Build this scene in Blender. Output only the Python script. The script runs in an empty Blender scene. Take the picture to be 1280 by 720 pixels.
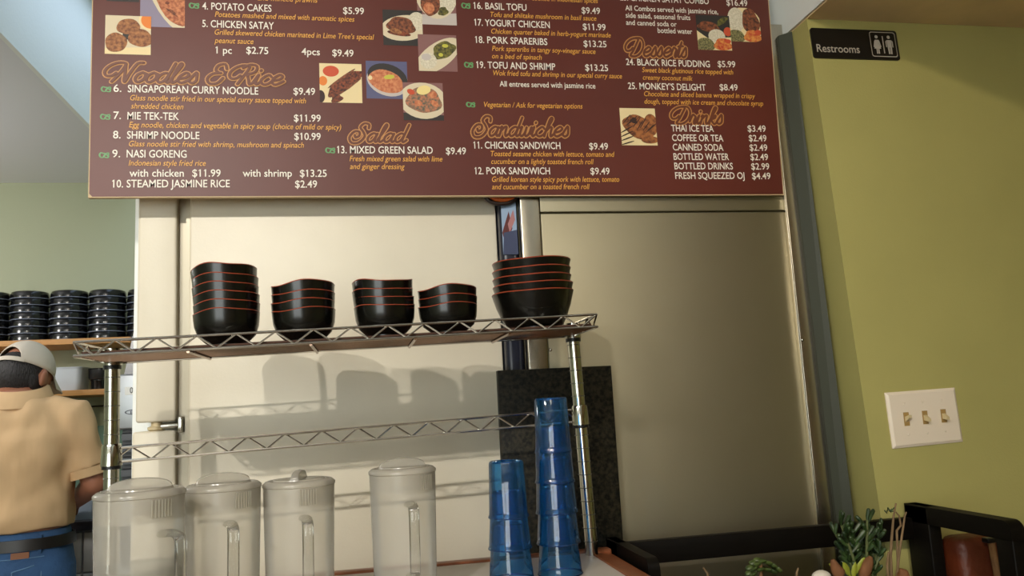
import bpy, bmesh, math, random
from mathutils import Vector, Matrix, noise
random.seed(7)
C = bpy.context.scene.collection
PI = math.pi

# ------------------------------------------------------------------ camera, world, lights, exposure
F = 1000.0
YAW, PITCH, ROLL, CAMH = math.radians(10.8), math.radians(8.1), math.radians(3.0), 1.33
_fw = Vector((math.sin(YAW)*math.cos(PITCH), math.cos(YAW)*math.cos(PITCH), math.sin(PITCH)))
_r0 = Vector((math.cos(YAW), -math.sin(YAW), 0)); _u0 = _r0.cross(_fw)
_R = _r0*math.cos(ROLL) - _u0*math.sin(ROLL); _U = _u0*math.cos(ROLL) + _r0*math.sin(ROLL)
CP = Vector((0, 0, CAMH))
cam_d = bpy.data.cameras.new('camera'); cam_d.sensor_width = 36; cam_d.lens = 36*F/1280; cam_d.clip_start = 0.02
cam = bpy.data.objects.new('camera', cam_d); C.objects.link(cam)
cam.matrix_world = Matrix(((_R.x, _U.x, -_fw.x, 0), (_R.y, _U.y, -_fw.y, 0), (_R.z, _U.z, -_fw.z, CAMH), (0, 0, 0, 1)))
bpy.context.scene.camera = cam

def _ray(x, y): return _fw + _R*((x-640)/F) - _U*((y-360)/F)
def atY(x, y, Y): d = _ray(x, y); return CP + d*(Y/d.y)      # a measured point of the photograph on the plane y = Y
def atX(x, y, X): d = _ray(x, y); return CP + d*(X/d.x)
def atZ(x, y, Z): d = _ray(x, y); return CP + d*((Z-CAMH)/d.z)

sc = bpy.context.scene
sc.view_settings.view_transform = 'Standard'; sc.view_settings.look = 'None'
sc.view_settings.gamma = 1; sc.view_settings.use_curve_mapping = False
sc.view_settings.exposure = 0.0
sc.cycles.max_bounces = 10; sc.cycles.transparent_max_bounces = 24; sc.cycles.caustics_refractive = False
sc.cycles.caustics_reflective = False
w = bpy.data.worlds.new('world'); sc.world = w; w.use_nodes = True
w.node_tree.nodes['Background'].inputs[0].default_value = (0.86, 0.91, 0.89, 1)
w.node_tree.nodes['Background'].inputs[1].default_value = 6.2

def light(name, kind, loc, aim, energy, col, **kw):
    d = bpy.data.lights.new(name, kind); d.energy = energy; d.color = col
    for k, v in kw.items(): setattr(d, k, v)
    o = bpy.data.objects.new(name, d); C.objects.link(o); o.location = loc
    o.rotation_euler = (Vector(aim)-Vector(loc)).to_track_quat('-Z', 'Y').to_euler()
    return o
light('track_spot', 'SPOT', (-0.78, -0.7, 2.60), (-0.18, 1.75, 1.50), 88, (1.0, 0.95, 0.87), spot_size=math.radians(66), spot_blend=1.0, shadow_soft_size=0.016)
light('track_spot', 'SPOT', (-1.56, -0.7, 2.60), (-0.18, 1.75, 1.50), 110, (1.0, 0.95, 0.87), spot_size=math.radians(60), spot_blend=1.0, shadow_soft_size=0.016)
light('track_spot', 'SPOT', (0.10, -0.7, 2.56), (1.80, 1.64, 1.25), 48, (1.0, 0.86, 0.64), spot_size=math.radians(62), spot_blend=0.7, shadow_soft_size=0.035)
light('kitchen_lamp', 'POINT', (-2.15, 2.75, 1.95), (0, 0, 0), 26, (1.0, 0.97, 0.93), shadow_soft_size=0.14)
light('skylight', 'AREA', (-0.62, 2.95, 2.93), (-0.62, 2.95, 0), 5.5, (0.60, 0.76, 1.0), shape='RECTANGLE', size=0.55, size_y=1.5)  # unseen blue fill light added to brighten the bulkhead face
light('dining_lamp', 'AREA', (-0.6, -0.9, 2.7), (-0.6, -0.6, 0), 14, (1.0, 0.86, 0.66), shape='RECTANGLE', size=0.9, size_y=0.9)

# ------------------------------------------------------------------ helpers
def lin(c):
    return tuple((x/255/12.92 if x/255 <= 0.04045 else ((x/255+0.055)/1.055)**2.4) for x in c)

MATS = {}
def mat(name, rgb, rough=0.6, metal=0.0, spec=0.5, var=0.0, scale=20, bump=0.0, bscale=60, coat=0.0, stretch=None, rgb2=None):
    if name in MATS: return MATS[name]
    m = bpy.data.materials.new(name); m.use_nodes = True; nt = m.node_tree; b = nt.nodes['Principled BSDF']
    c = lin(rgb)
    b.inputs['Base Color'].default_value = (*c, 1); b.inputs['Roughness'].default_value = rough
    b.inputs['Metallic'].default_value = metal; b.inputs['Specular IOR Level'].default_value = spec
    b.inputs['Coat Weight'].default_value = coat
    tc = nt.nodes.new('ShaderNodeTexCoord'); vec = tc.outputs['Object']
    if stretch:
        mp = nt.nodes.new('ShaderNodeMapping'); mp.inputs['Scale'].default_value = stretch
        nt.links.new(vec, mp.inputs[0]); vec = mp.outputs[0]
    if var or rgb2:
        n = nt.nodes.new('ShaderNodeTexNoise'); n.inputs['Scale'].default_value = scale; n.inputs['Detail'].default_value = 5
        nt.links.new(vec, n.inputs['Vector'])
        r = nt.nodes.new('ShaderNodeValToRGB'); r.color_ramp.elements[0].position = 0.36; r.color_ramp.elements[1].position = 0.64
        c2 = lin(rgb2) if rgb2 else tuple(x*(1-var) for x in c)
        c1 = c if rgb2 else tuple(min(1, x*(1+var)) for x in c)
        r.color_ramp.elements[0].color = (*c2, 1); r.color_ramp.elements[1].color = (*c1, 1)
        nt.links.new(n.outputs[0], r.inputs[0]); nt.links.new(r.outputs[0], b.inputs['Base Color'])
    if bump:
        n2 = nt.nodes.new('ShaderNodeTexNoise'); n2.inputs['Scale'].default_value = bscale; n2.inputs['Detail'].default_value = 3
        bp = nt.nodes.new('ShaderNodeBump'); bp.inputs['Strength'].default_value = bump; bp.inputs['Distance'].default_value = 0.01
        nt.links.new(vec, n2.inputs['Vector']); nt.links.new(n2.outputs[0], bp.inputs['Height']); nt.links.new(bp.outputs[0], b.inputs['Normal'])
    MATS[name] = m; return m

def clear_mat(name, tint, body, t_amt, d_amt, rough=0.15, gloss=0.08, ior=1.45):
    """a see-through plastic: tinted transparency, a share of translucent scatter, and gloss by Fresnel"""
    m = bpy.data.materials.new(name); m.use_nodes = True; nt = m.node_tree; nt.nodes.clear()
    out = nt.nodes.new('ShaderNodeOutputMaterial')
    tr = nt.nodes.new('ShaderNodeBsdfTransparent'); tr.inputs[0].default_value = (*tint, 1)
    tl = nt.nodes.new('ShaderNodeBsdfTranslucent'); tl.inputs[0].default_value = (*body, 1)
    df = nt.nodes.new('ShaderNodeBsdfDiffuse'); df.inputs[0].default_value = (*body, 1)
    gl = nt.nodes.new('ShaderNodeBsdfGlossy'); gl.inputs['Roughness'].default_value = rough
    m1 = nt.nodes.new('ShaderNodeMixShader'); m1.inputs[0].default_value = 0.5
    nt.links.new(tl.outputs[0], m1.inputs[1]); nt.links.new(df.outputs[0], m1.inputs[2])
    m2 = nt.nodes.new('ShaderNodeMixShader'); m2.inputs[0].default_value = d_amt/(d_amt+t_amt)
    nt.links.new(tr.outputs[0], m2.inputs[1]); nt.links.new(m1.outputs[0], m2.inputs[2])
    fr = nt.nodes.new('ShaderNodeFresnel'); fr.inputs[0].default_value = ior
    ad = nt.nodes.new('ShaderNodeMath'); ad.operation = 'MULTIPLY_ADD'; ad.inputs[1].default_value = 0.8; ad.inputs[2].default_value = gloss*0.3
    nt.links.new(fr.outputs[0], ad.inputs[0])
    m3 = nt.nodes.new('ShaderNodeMixShader'); nt.links.new(ad.outputs[0], m3.inputs[0])
    nt.links.new(m2.outputs[0], m3.inputs[1]); nt.links.new(gl.outputs[0], m3.inputs[2])
    nt.links.new(m3.outputs[0], out.inputs[0]); MATS[name] = m; return m

ORG = {}
class G:
    def __init__(s): s.v = []; s.f = []; s.mi = []; s.cur = 0
    def face(s, idx): s.f.append(tuple(idx)); s.mi.append(s.cur)
    def add(s, vs, fs):
        b = len(s.v); s.v += [Vector(v) for v in vs]
        for f in fs: s.face([i+b for i in f])
        return s
    def box(s, a, b, bev=0):
        (x0, y0, z0), (x1, y1, z1) = a, b
        if bev <= 0:
            return s.add([(x0,y0,z0),(x1,y0,z0),(x1,y1,z0),(x0,y1,z0),(x0,y0,z1),(x1,y0,z1),(x1,y1,z1),(x0,y1,z1)],
                         [(0,3,2,1),(4,5,6,7),(0,1,5,4),(1,2,6,5),(2,3,7,6),(3,0,4,7)])
        bm = bmesh.new(); bmesh.ops.create_cube(bm, size=1)
        for v in bm.verts:
            v.co = Vector(((x0+x1)/2+v.co.x*(x1-x0), (y0+y1)/2+v.co.y*(y1-y0), (z0+z1)/2+v.co.z*(z1-z0)))
        bmesh.ops.bevel(bm, geom=bm.edges[:], offset=bev, segments=3, affect='EDGES', profile=0.5)
        bm.verts.index_update(); s.add([v.co.copy() for v in bm.verts], [[v.index for v in f.verts] for f in bm.faces]); bm.free(); return s
    def hexa(s, p):     # eight corners: 4 bottom ring, 4 top ring
        return s.add(p, [(0,3,2,1),(4,5,6,7),(0,1,5,4),(1,2,6,5),(2,3,7,6),(3,0,4,7)])
    def loft(s, rings, cap=True, closed=False):
        b = len(s.v); n = len(rings[0])
        for r in rings: s.v += [Vector(p) for p in r]
        m = len(rings)
        for i in range(m if closed else m-1):
            i2 = (i+1) % m
            for j in range(n):
                s.face([b+i*n+j, b+i*n+(j+1) % n, b+i2*n+(j+1) % n, b+i2*n+j])
        if cap and not closed:
            s.face([b+j for j in range(n)][::-1]); s.face([b+(m-1)*n+j for j in range(n)])
        return s
    def lathe(s, prof, n=40, c=(0,0,0), fn=None, cap=True):
        rings = []
        for k, (r, z) in enumerate(prof):
            ring = []
            for j in range(n):
                a = 2*PI*j/n; rr, zz = (r, z) if fn is None else fn(r, z, a, k)
                ring.append((c[0]+rr*math.cos(a), c[1]+rr*math.sin(a), c[2]+zz))
            rings.append(ring)
        return s.loft(rings, cap)
    def tube(s, pts, r, n=8, closed=False, cap=True):
        pts = [Vector(p) for p in pts]; rs = r if isinstance(r, (list, tuple)) else [r]*len(pts)
        rings = []; up = None; m = len(pts)
        for i, p in enumerate(pts):
            if closed: t = pts[(i+1) % m]-pts[i-1]
            else: t = pts[min(i+1, m-1)]-pts[max(i-1, 0)]
            t.normalize()
            if up is None: up = Vector((0,0,1)) if abs(t.z) < 0.9 else Vector((1,0,0))
            x = t.cross(up); x.normalize(); up = x.cross(t)
            rings.append([p + (x*math.cos(2*PI*j/n)+up*math.sin(2*PI*j/n))*rs[i] for j in range(n)])
        return s.loft(rings, cap, closed)
    def ell(s, c, r, n=20, m=12, rot=None):
        rings = []
        for i in range(1, m):
            t = PI*i/m
            ring = []
            for j in range(n):
                p = Vector((r[0]*math.sin(t)*math.cos(2*PI*j/n), r[1]*math.sin(t)*math.sin(2*PI*j/n), -r[2]*math.cos(t)))
                if rot: p = rot @ p
                ring.append(p+Vector(c))
            rings.append(ring)
        return s.loft(rings)
    def build(s, name, mats, parent=None, loc=None, smooth=True, world=True, angle=40):
        org = Vector((0,0,0))
        if parent is not None: org = ORG.get(parent.name, Vector((0,0,0)))
        elif loc is not None: org = Vector(loc)
        me = bpy.data.meshes.new(name)
        me.from_pydata([tuple((v-org) if world else v) for v in s.v], [], s.f)
        for m in (mats if isinstance(mats, (list, tuple)) else [mats]): me.materials.append(m)
        me.polygons.foreach_set('material_index', s.mi)
        me.update()
        bm = bmesh.new(); bm.from_mesh(me); bmesh.ops.recalc_face_normals(bm, faces=bm.faces[:]); bm.to_mesh(me); bm.free()
        if smooth:
            me.polygons.foreach_set('use_smooth', [True]*len(me.polygons)); me.set_sharp_from_angle(angle=math.radians(angle))
        o = bpy.data.objects.new(name, me); C.objects.link(o)
        if parent is not None: o.parent = parent
        elif loc is not None: o.location = loc
        ORG[o.name] = org.copy()
        return o

def thing(name, loc, label, cat, group=None):
    o = bpy.data.objects.new(name, None); C.objects.link(o); o.location = loc; ORG[o.name] = Vector(loc)
    o.empty_display_size = 0.05
    return tag(o, label, cat, group)
def tag(o, label, cat, group=None):
    o['label'] = label; o['category'] = cat
    if group: o['group'] = group
    return o
def structure(o): o['kind'] = 'structure'; return o
def copy_tree(o, parent=None):
    c = o.copy(); C.objects.link(c); ORG[c.name] = ORG.get(o.name, Vector((0,0,0)))
    if parent is not None: c.parent = parent
    for ch in list(o.children): copy_tree(ch, c)
    return c
def rsq(cx, cy, hx, hy, r, n=6):       # rounded rectangle outline
    pts = []
    for k, (sx, sy) in enumerate(((1,1),(-1,1),(-1,-1),(1,-1))):
        for i in range(n+1):
            a = PI/2*k + PI/2*i/n
            pts.append((cx+sx*(hx-r)+r*math.cos(a), cy+sy*(hy-r)+r*math.sin(a)))
    return pts

# ------------------------------------------------------------------ materials
white_paint = mat('white_paint', (226, 217, 196), 0.42, var=0.03, scale=6, bump=0.03, bscale=160)
bulk_paint = mat('bulkhead_paint', (236, 240, 238), 0.55, bump=0.08, bscale=90)
green_paint = mat('green_wall_paint', (179, 172, 106), 0.5, bump=0.06, bscale=220, var=0.03, scale=5)
kitchen_green = mat('kitchen_wall_paint', (172, 177, 148), 0.6, bump=0.05, bscale=150)
beige_ceiling = mat('soffit_paint', (236, 208, 166), 0.7, var=0.05, scale=9)
white_ceiling = mat('ceiling_paint', (226, 228, 234), 0.75)
floor_tile = mat('floor_tile', (120, 100, 80), 0.5, var=0.15, scale=4)
steel = mat('brushed_steel', (168, 160, 136), 0.5, 1.0, var=0.05, scale=2.2)
steel_frame = mat('frame_steel', (190, 184, 170), 0.27, 1.0, bump=0.02, bscale=8, stretch=(1, 1, 40))
chrome = mat('chrome_wire', (205, 200, 190), 0.16, 1.0)
pole_steel = mat('pole_chrome', (200, 200, 192), 0.14, 1.0)
black_plastic = mat('black_plastic', (18, 18, 20), 0.35)
gap_strip = mat('teal_trim_paint', (52, 56, 42), 0.6)  # shade on the green return, put into the dark colour of the strip
granite = mat('dark_granite', (46, 42, 30), 0.5, rgb2=(9, 9, 6), scale=130, spec=0.2)
navy = mat('navy_enamel', (24, 28, 44), 0.3)
board_maroon = mat('menu_maroon', (93, 40, 30), 0.45, var=0.07, scale=3.2, spec=0.42)
board_edge = mat('menu_board_edge', (196, 170, 130), 0.6)
p_white = mat('print_white', (236, 228, 214), 0.5); p_yellow = mat('print_yellow', (232, 168, 72), 0.5)
p_green = mat('print_green', (96, 152, 94), 0.5); p_tan = mat('print_tan', (196, 138, 78), 0.5); p_brown = mat('print_brown', (104, 52, 28), 0.5)
glaze = mat('black_glaze', (12, 12, 9), 0.24, coat=0.08, var=0.3, scale=25)
rust = mat('rust_rim', (150, 62, 34), 0.4)
dark_wood = mat('dark_wood', (13, 10, 7), 0.5, spec=0.15, var=0.25, scale=8, stretch=(2, 2, 20))
counter_white = mat('counter_laminate', (216, 208, 198), 0.5)
red_wood = mat('counter_trim_wood', (142, 82, 50), 0.4, var=0.2, scale=10, stretch=(3, 25, 25))
shelf_wood = mat('pine_shelf', (206, 150, 88), 0.5, var=0.1, scale=6, stretch=(2, 30, 30))
liner = mat('brown_liner', (70, 42, 26), 0.8)
frost = clear_mat('frosted_plastic', (0.95, 0.94, 0.91), (0.93, 0.90, 0.83), 0.66, 0.34, 0.25, 0.04, 1.3)
frost_lid = clear_mat('frosted_lid_plastic', (0.92, 0.90, 0.85), (0.82, 0.78, 0.69), 0.50, 0.50, 0.2, 0.05, 1.35)
clear = clear_mat('clear_plastic', (0.95, 0.95, 0.93), (0.8, 0.8, 0.78), 0.95, 0.05, 0.06, 0.06)
water_m = clear_mat('water', (0.86, 0.88, 0.86), (0.62, 0.62, 0.58), 0.7, 0.3, 0.05)
blue_cup = clear_mat('blue_tumbler_plastic', (0.30, 0.64, 0.94), (0.04, 0.30, 0.72), 0.89, 0.11, 0.04, 0.1, 1.55)

# ------------------------------------------------------------------ the room shell
YB = 1.80                                     # plane of the white back partition
def sbox(name, m, a, b, bev=0): return structure(G().box(a, b, bev).build(name, m, smooth=False))
sbox('floor', floor_tile, (-3.3, -3.6, -0.05), (3.4, 4.1, 0))
sbox('ceiling', white_ceiling, (-3.3, -3.6, 2.95), (3.4, 4.1, 3.0))
# dropped kitchen ceiling with its white bulkhead face, and the kitchen walls
sbox('ceiling_kitchen', white_ceiling, (-3.2, 2.0, 2.44), (-1.0, 4.0, 2.5))
sbox('wall_bulkhead', bulk_paint, (-1.0, 2.0, 2.44), (-0.985, 4.0, 2.95))
sbox('wall_kitchen', kitchen_green, (-3.2, 3.9, 0), (-0.18, 4.0, 2.95))
sbox('wall_left', kitchen_green, (-3.3, -3.6, 0), (-3.2, 4.1, 2.95))
sbox('wall_kitchen_side', kitchen_green, (-0.28, 1.95, 0), (-0.18, 3.9, 2.95))
sbox('wall_back', bulk_paint, (-0.5, 1.9, 0), (1.35, 1.95, 2.95))
# green wall on the right: front face, the lit return beside the steel, the soffit above
e0 = atY(1008, 22, 1.64); e1 = atY(1100, 640, 1.64); sl = (e1.x-e0.x)/(e1.z-e0.z)
xb = e0.x + sl*(0-e0.z)
g = G().hexa([(xb, 1.64, 0), (3.4, 1.64, 0), (3.4, 1.95, 0), (xb+0.005, 1.95, 0), (e0.x, 1.64, 2.2), (3.4, 1.64, 2.2), (3.4, 1.95, 2.2), (e0.x+0.005, 1.95, 2.2)])
structure(g.build('wall_right', green_paint, smooth=False))
structure(G().box((e0.x, -3.0, 2.2), (3.4, 1.95, 2.95)).build('ceiling_soffit', [beige_ceiling], smooth=False))
structure(G().box((e0.x-0.006, -3.0, 2.203), (e0.x, 1.9, 2.95)).build('wall_soffit', bulk_paint, smooth=False))
structure(G().box((-0.5, -3.6, 0), (3.4, -3.55, 2.95)).box((-3.2, -3.6, 0), (-0.5, -3.55, 0.6)).box((-3.2, -3.6, 2.5), (-0.5, -3.55, 2.95)).box((-1.75, -3.6, 0.6), (-1.65, -3.55, 2.5)).build('wall_front', beige_ceiling, smooth=False))  # unseen wall with an opening, added to keep daylight off the right side
sbox('wall_far_right', green_paint, (3.35, -3.6, 0), (3.4, 1.64, 2.95))
# dark strip in the gap beside the steel, added to stand in for shade
ta, tb = atY(1009, 300, 1.72), atY(1036, 300, 1.66)
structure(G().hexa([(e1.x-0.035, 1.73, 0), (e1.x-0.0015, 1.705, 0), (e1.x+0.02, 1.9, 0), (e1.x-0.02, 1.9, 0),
                    (e0.x-0.024, 1.73, 2.2), (e0.x-0.0015, 1.705, 2.2), (e0.x+0.02, 1.9, 2.2), (e0.x-0.02, 1.9, 2.2)]).build('trim_1', gap_strip, smooth=False))  # the dark gap strip, shade built as a solid

# white partition: two door leaves at the left, a recessed grey post, the big panel
def px(x, y, Y): return atY(x, y, Y)
xl, xp0, xp1, xr = px(172, 300, YB).x, px(221, 300, YB).x, px(237, 300, YB).x, px(624, 350, YB).x
grey_post = mat('post_grey', (168, 160, 140), 0.4, 0.3)
zu, zd = px(190, 528, YB).z, px(190, 539, YB).z
d1 = structure(G().box((xl, YB, zu), (xp0, YB+0.09, 2.6), 0.006).build('door_1', white_paint))
d2 = structure(G().box((xl-0.006, YB, 0.08), (xp0, YB+0.09, zd), 0.006).build('door_2', white_paint))
structure(G().box((xp0, YB+0.022, 0), (xp1-0.004, YB+0.09, 2.6)).box((xp1-0.008, YB+0.004, 0), (xp1, YB+0.09, 2.6)).build('trim_2', grey_post, smooth=False))
structure(G().box((xp1, YB, 0.02), (xr, YB+0.09, 2.6), 0.004).build('wall_partition', white_paint))
h = G().lathe([(0.014, 0), (0.018, 0.003), (0.018, 0.008), (0.011, 0.010), (0.011, zu-zd)], 24, (px(193, 533, YB).x, YB+0.02, zd))
h.build('pivot_knob', mat('cream_plastic', (205, 188, 150), 0.45), d1)
h = G().tube([(px(200, 532, YB).x, YB+0.012, (zu+zd)/2), (px(222, 530, YB).x, YB+0.012, (zu+zd)/2+0.001)], 0.007, 12)
h.box((px(222, 530, YB).x, YB-0.004, zd-0.006), (px(229, 530, YB).x, YB+0.02, zu+0.01), 0.003)
h.build('hinge', pole_steel, d1)

# ------------------------------------------------------------------ stainless refrigerator front
YS = 1.74
ct = thing('steel_cabinet', (0.72, 1.8, 0), 'tall stainless steel cabinet front with bright edge frame behind the menu board', 'cabinet')
xa, xb2 = px(650, 260, YS).x, px(675, 265, YS).x
xc, xd = px(987, 300, YS).x, px(1011, 300, YS).x
zt = px(970, 30, YS).z; zh = px(800, 264, YS).z
G().box((xa, YS+0.03, 0.02), (xd, 1.895, zt-0.01)).build('carcass', steel, ct, smooth=False)
G().box((xb2+0.002, YS+0.008, 0.1), (xc-0.002, YS+0.03, zh-0.0012), 0.003).build('door_panel', steel, ct)
G().box((xb2+0.002, YS+0.006, zh+0.0012), (xc-0.002, YS+0.03, zt-0.004), 0.002).build('header_panel', steel, ct)
G().box((xa, YS, 0.02), (xb2, YS+0.03, zt), 0.003).build('frame_post', steel_frame, ct)
G().box((xc, YS, 0.02), (xd, YS+0.03, zt), 0.003).box((xc-0.004, YS-0.003, 0.02), (xc, YS+0.02, zt), 0.001).build('frame_post', steel_frame, ct)
for q in ((689, 437), (1003, 425)):
    p = px(*q, YS); scr = G().ell((p.x, YS+(.008 if q[0] < 700 else 0), p.z), (0.004, 0.003, 0.004), 10, 6); scr.build('screw', chrome, ct)

# ------------------------------------------------------------------ navy pillar with printed picture strip, orange ring decoration
pl = thing('navy_pipe', (0.345, 1.84, 0), 'dark navy pillar with a faded printed picture between white partition and steel', 'pillar')
x0, x1 = xr+0.002, xa-0.001
ring = [(x, y, 0) for x, y in rsq((x0+x1)/2, 1.80, (x1-x0)/2, 0.035, 0.014, 5)]
G().loft([[(a, b, 0) for a, b, _ in ring], [(a, b, 2.4) for a, b, _ in ring]]).build('pillar_body', navy, pl)
pg = G(); za, zb = px(636, 255, 1.763).z, px(640, 318, 1.763).z
pm = [mat('picture_sky', (150, 172, 200), 0.5), mat('picture_maroon', (92, 36, 34), 0.5), mat('picture_pink', (176, 120, 120), 0.5), mat('picture_slate', (58, 66, 96), 0.5)]
def quad(cur, pts):
    pg.cur = cur; pg.add([(x0+0.004+(x1-x0-0.008)*u, 1.7632-0.0004*cur, zb+(za+0.05-zb)*v) for u, v in pts], [tuple(range(len(pts)))])
quad(0, [(0, 0), (1, 0), (1, 1), (0, 1)]); quad(3, [(0, 0), (1, 0), (1, .34), (.1, .3)]); quad(2, [(.4, .42), (.8, .62), (.9, .48), (.5, .3)])
quad(1, [(0, .3), (.5, .6), (.7, .36), (.2, .14)]); quad(2, [(.3, .28), (1, .3), (1, .27), (.3, .25)])
pg.build('picture_strip', pm, pl, smooth=False)
rc = px(626, 244, 1.752)
rg = G(); rg.tube([(rc.x+0.036*math.cos(a), 1.752, rc.z+0.020*math.sin(a)) for a in [2*PI*i/40 for i in range(40)]], 0.005, 10, closed=True)
rg.cur = 1; rg.tube([(rc.x+0.028*math.cos(a)+0.004, 1.7515, rc.z+0.002+0.014*math.sin(a)) for a in [2*PI*i/40 for i in range(40)]], 0.0055, 10, closed=True)
o = rg.build('ring_ornament', [mat('ring_black', (40, 24, 18), 0.4), mat('ring_orange', (220, 104, 40), 0.45)], None, (rc.x, 1.752, rc.z))
tag(o, 'orange and black ring decoration peeking out under the menu board edge', 'decoration')

# ------------------------------------------------------------------ menu board
YM = 1.725
bl, br_, = px(110, 246.5, YM), px(980, 244.5, YM)
mb = thing('menu_board', ((bl.x+br_.x)/2, YM+0.006, bl.z), 'large maroon printed menu board hung across the steel and white partition', 'menu')
tl, tr_ = px(115, 0, YM), px(960, 0, YM)
k = 1.28                                       # the board runs on above the photograph
TLx, TRx, TZ = bl.x+(tl.x-bl.x)*k, br_.x+(tr_.x-br_.x)*k, bl.z+(tl.z-bl.z)*k
zb_ = (bl.z+br_.z)/2
G().hexa([(bl.x, YM, zb_), (br_.x, YM, zb_), (br_.x, YM+0.011, zb_), (bl.x, YM+0.011, zb_),
          (TLx, YM, TZ), (TRx, YM, TZ), (TRx, YM+0.011, TZ), (TLx, YM+0.011, TZ)]).build('backing_panel', board_edge, mb, smooth=False)
i_ = 0.0022
G().add([(bl.x+i_+0.006, YM-0.0004, zb_+i_), (br_.x-i_, YM-0.0004, zb_+i_), (TRx-i_, YM-0.0004, TZ-i_), (TLx+i_, YM-0.0004, TZ-i_), (bl.x+i_, YM-0.0004, zb_+i_+0.006)], [(0, 1, 2, 3, 4)]).build('printed_face', board_maroon, mb, smooth=False)

_dg_obj = bpy.data.objects.new('tmp_text', bpy.data.curves.new('tmp_text', 'FONT'))
C.objects.link(_dg_obj)
def text_geo(s, bold=0.0, shear=0.0, flags=True):
    c = _dg_obj.data; c.body = s; c.size = 1.0; c.shear = shear; c.offset = bold; c.resolution_u = 3; c.fill_mode = 'FRONT'
    dg = bpy.context.evaluated_depsgraph_get(); dg.update()
    me = bpy.data.meshes.new_from_object(_dg_obj.evaluated_get(dg))
    vs = [(v.co.x, v.co.y) for v in me.vertices]; fs = [tuple(p.vertices) for p in me.polygons]
    bpy.data.meshes.remove(me)
    if flags:
        for i, ch in enumerate(s):
            if ch == '1':
                pre = text_geo(s[:i+1], bold, shear, False)[0]; xr_ = max(v[0] for v in pre); xl_ = xr_-0.085; h_ = max(v[1] for v in text_geo('1', bold, shear, False)[0])
                n_ = len(vs); vs += [(xl_, h_), (xl_-0.13, h_-0.10), (xl_-0.13, h_-0.19), (xl_, h_-0.11)]; fs.append((n_, n_+1, n_+2, n_+3))
    return vs, fs
def write(g, s, x0p, yp, x1p, height, bold=0.0, shear=0.0, Y=None, y1p=None, dy=0.0016):
    """print a line of lettering on the plane Y from x0p to x1p; height = cap height in metres"""
    Y = Y or YM
    vs, fs = text_geo(s, bold, shear)
    a, b = px(x0p, yp, Y), px(x1p, yp, Y)
    mn = min(v[0] for v in vs); mx = max(v[0] for v in vs)
    sx = (b.x-a.x)/(mx-mn); sy = height/0.70
    g.add([(a.x+(u-mn)*sx, Y-dy, a.z+v*sy) for u, v in vs], fs)
NH, DH, SH = 0.0165, 0.0125, 0.0132
def name(s, x0, y, x1): g = G(); write(g, s, x0, y, x1, NH, 0.010); g.build('dish_name', p_white, mb, smooth=False)
def price(*a):
    for s, x0, y, x1 in a:
        g = G(); write(g, s, x0, y, x1, NH*0.97, 0.010); g.build('dish_price', p_white, mb, smooth=False)
def desc(*a):
    g = G()
    for s, x0, y, x1 in a: write(g, s, x0, y, x1, DH, 0.004, 0.22)
    g.build('dish_description', p_yellow, mb, smooth=False)
def note(*a, m=p_white):
    g = G()
    for s, x0, y, x1 in a: write(g, s, x0, y, x1, SH, 0.010)
    g.build('menu_note', m, mb, smooth=False)

# left column
desc(('and minced prawns', 322, 0.8, 397))
name('4. POTATO CAKES', 253, 12, 339.5); price(('$5.99', 429, 17.5, 455)); desc(('Potatoes mashed and mixed with aromatic spices', 268.7, 21.3, 443))
name('5. CHICKEN SATAY', 253, 34, 342.5); desc(('Grilled skewered chicken marinated in Lime Tree\u2019s special', 268.5, 43.6, 467.5), ('peanut sauce', 268.3, 54, 317))
price(('1 pc', 269.5, 67, 290), ('$2.75', 308, 67.3, 335.5), ('4pcs', 377, 68.8, 400), ('$9.49', 415.5, 70.4, 442))
name('6.', 142, 115, 152); name('SINGAPOREAN CURRY NOODLE', 160, 115.5, 323); price(('$9.49', 367, 118.5, 394))
desc(('Glass noodle stir fried in our special curry sauce topped with', 163, 125.8, 382.5), ('shredded chicken', 164, 136, 229.5))
name('7.', 142, 149, 151.5); name('MIE TEK-TEK', 159.5, 149.5, 224); price(('$11.99', 367.5, 152, 401))
desc(('Egg noodle, chicken and vegetable in spicy soup (choice of mild or spicy)', 161.5, 159.5, 426.5))
name('8.', 141.5, 173.2, 151); name('SHRIMP NOODLE', 159, 173.5, 249.5); price(('$10.99', 368, 175, 401))
desc(('Glass noodle stir fried with shrimp, mushroom and spinach', 161.5, 183.3, 380))
name('9.', 140.5, 196.8, 150.5); name('NASI GORENG', 158.5, 197, 233.5); desc(('Indonesian style fried rice', 161, 207.3, 257.5))
price(('with chicken', 162, 221, 230), ('$11.99', 240.5, 221, 276), ('with shrimp', 303.5, 221, 365), ('$13.25', 375, 221.2, 408.5))
name('10. STEAMED JASMINE RICE', 140.5, 234.5, 287.5); price(('$2.49', 369, 234.7, 396.5))
name('13. MIXED GREEN SALAD', 421.5, 191.7, 541); price(('$9.49', 557.5, 193, 582.5))
desc(('Fresh mixed green salad with lime', 437, 201.7, 553), ('and ginger dressing', 437.5, 211.5, 506))
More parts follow.
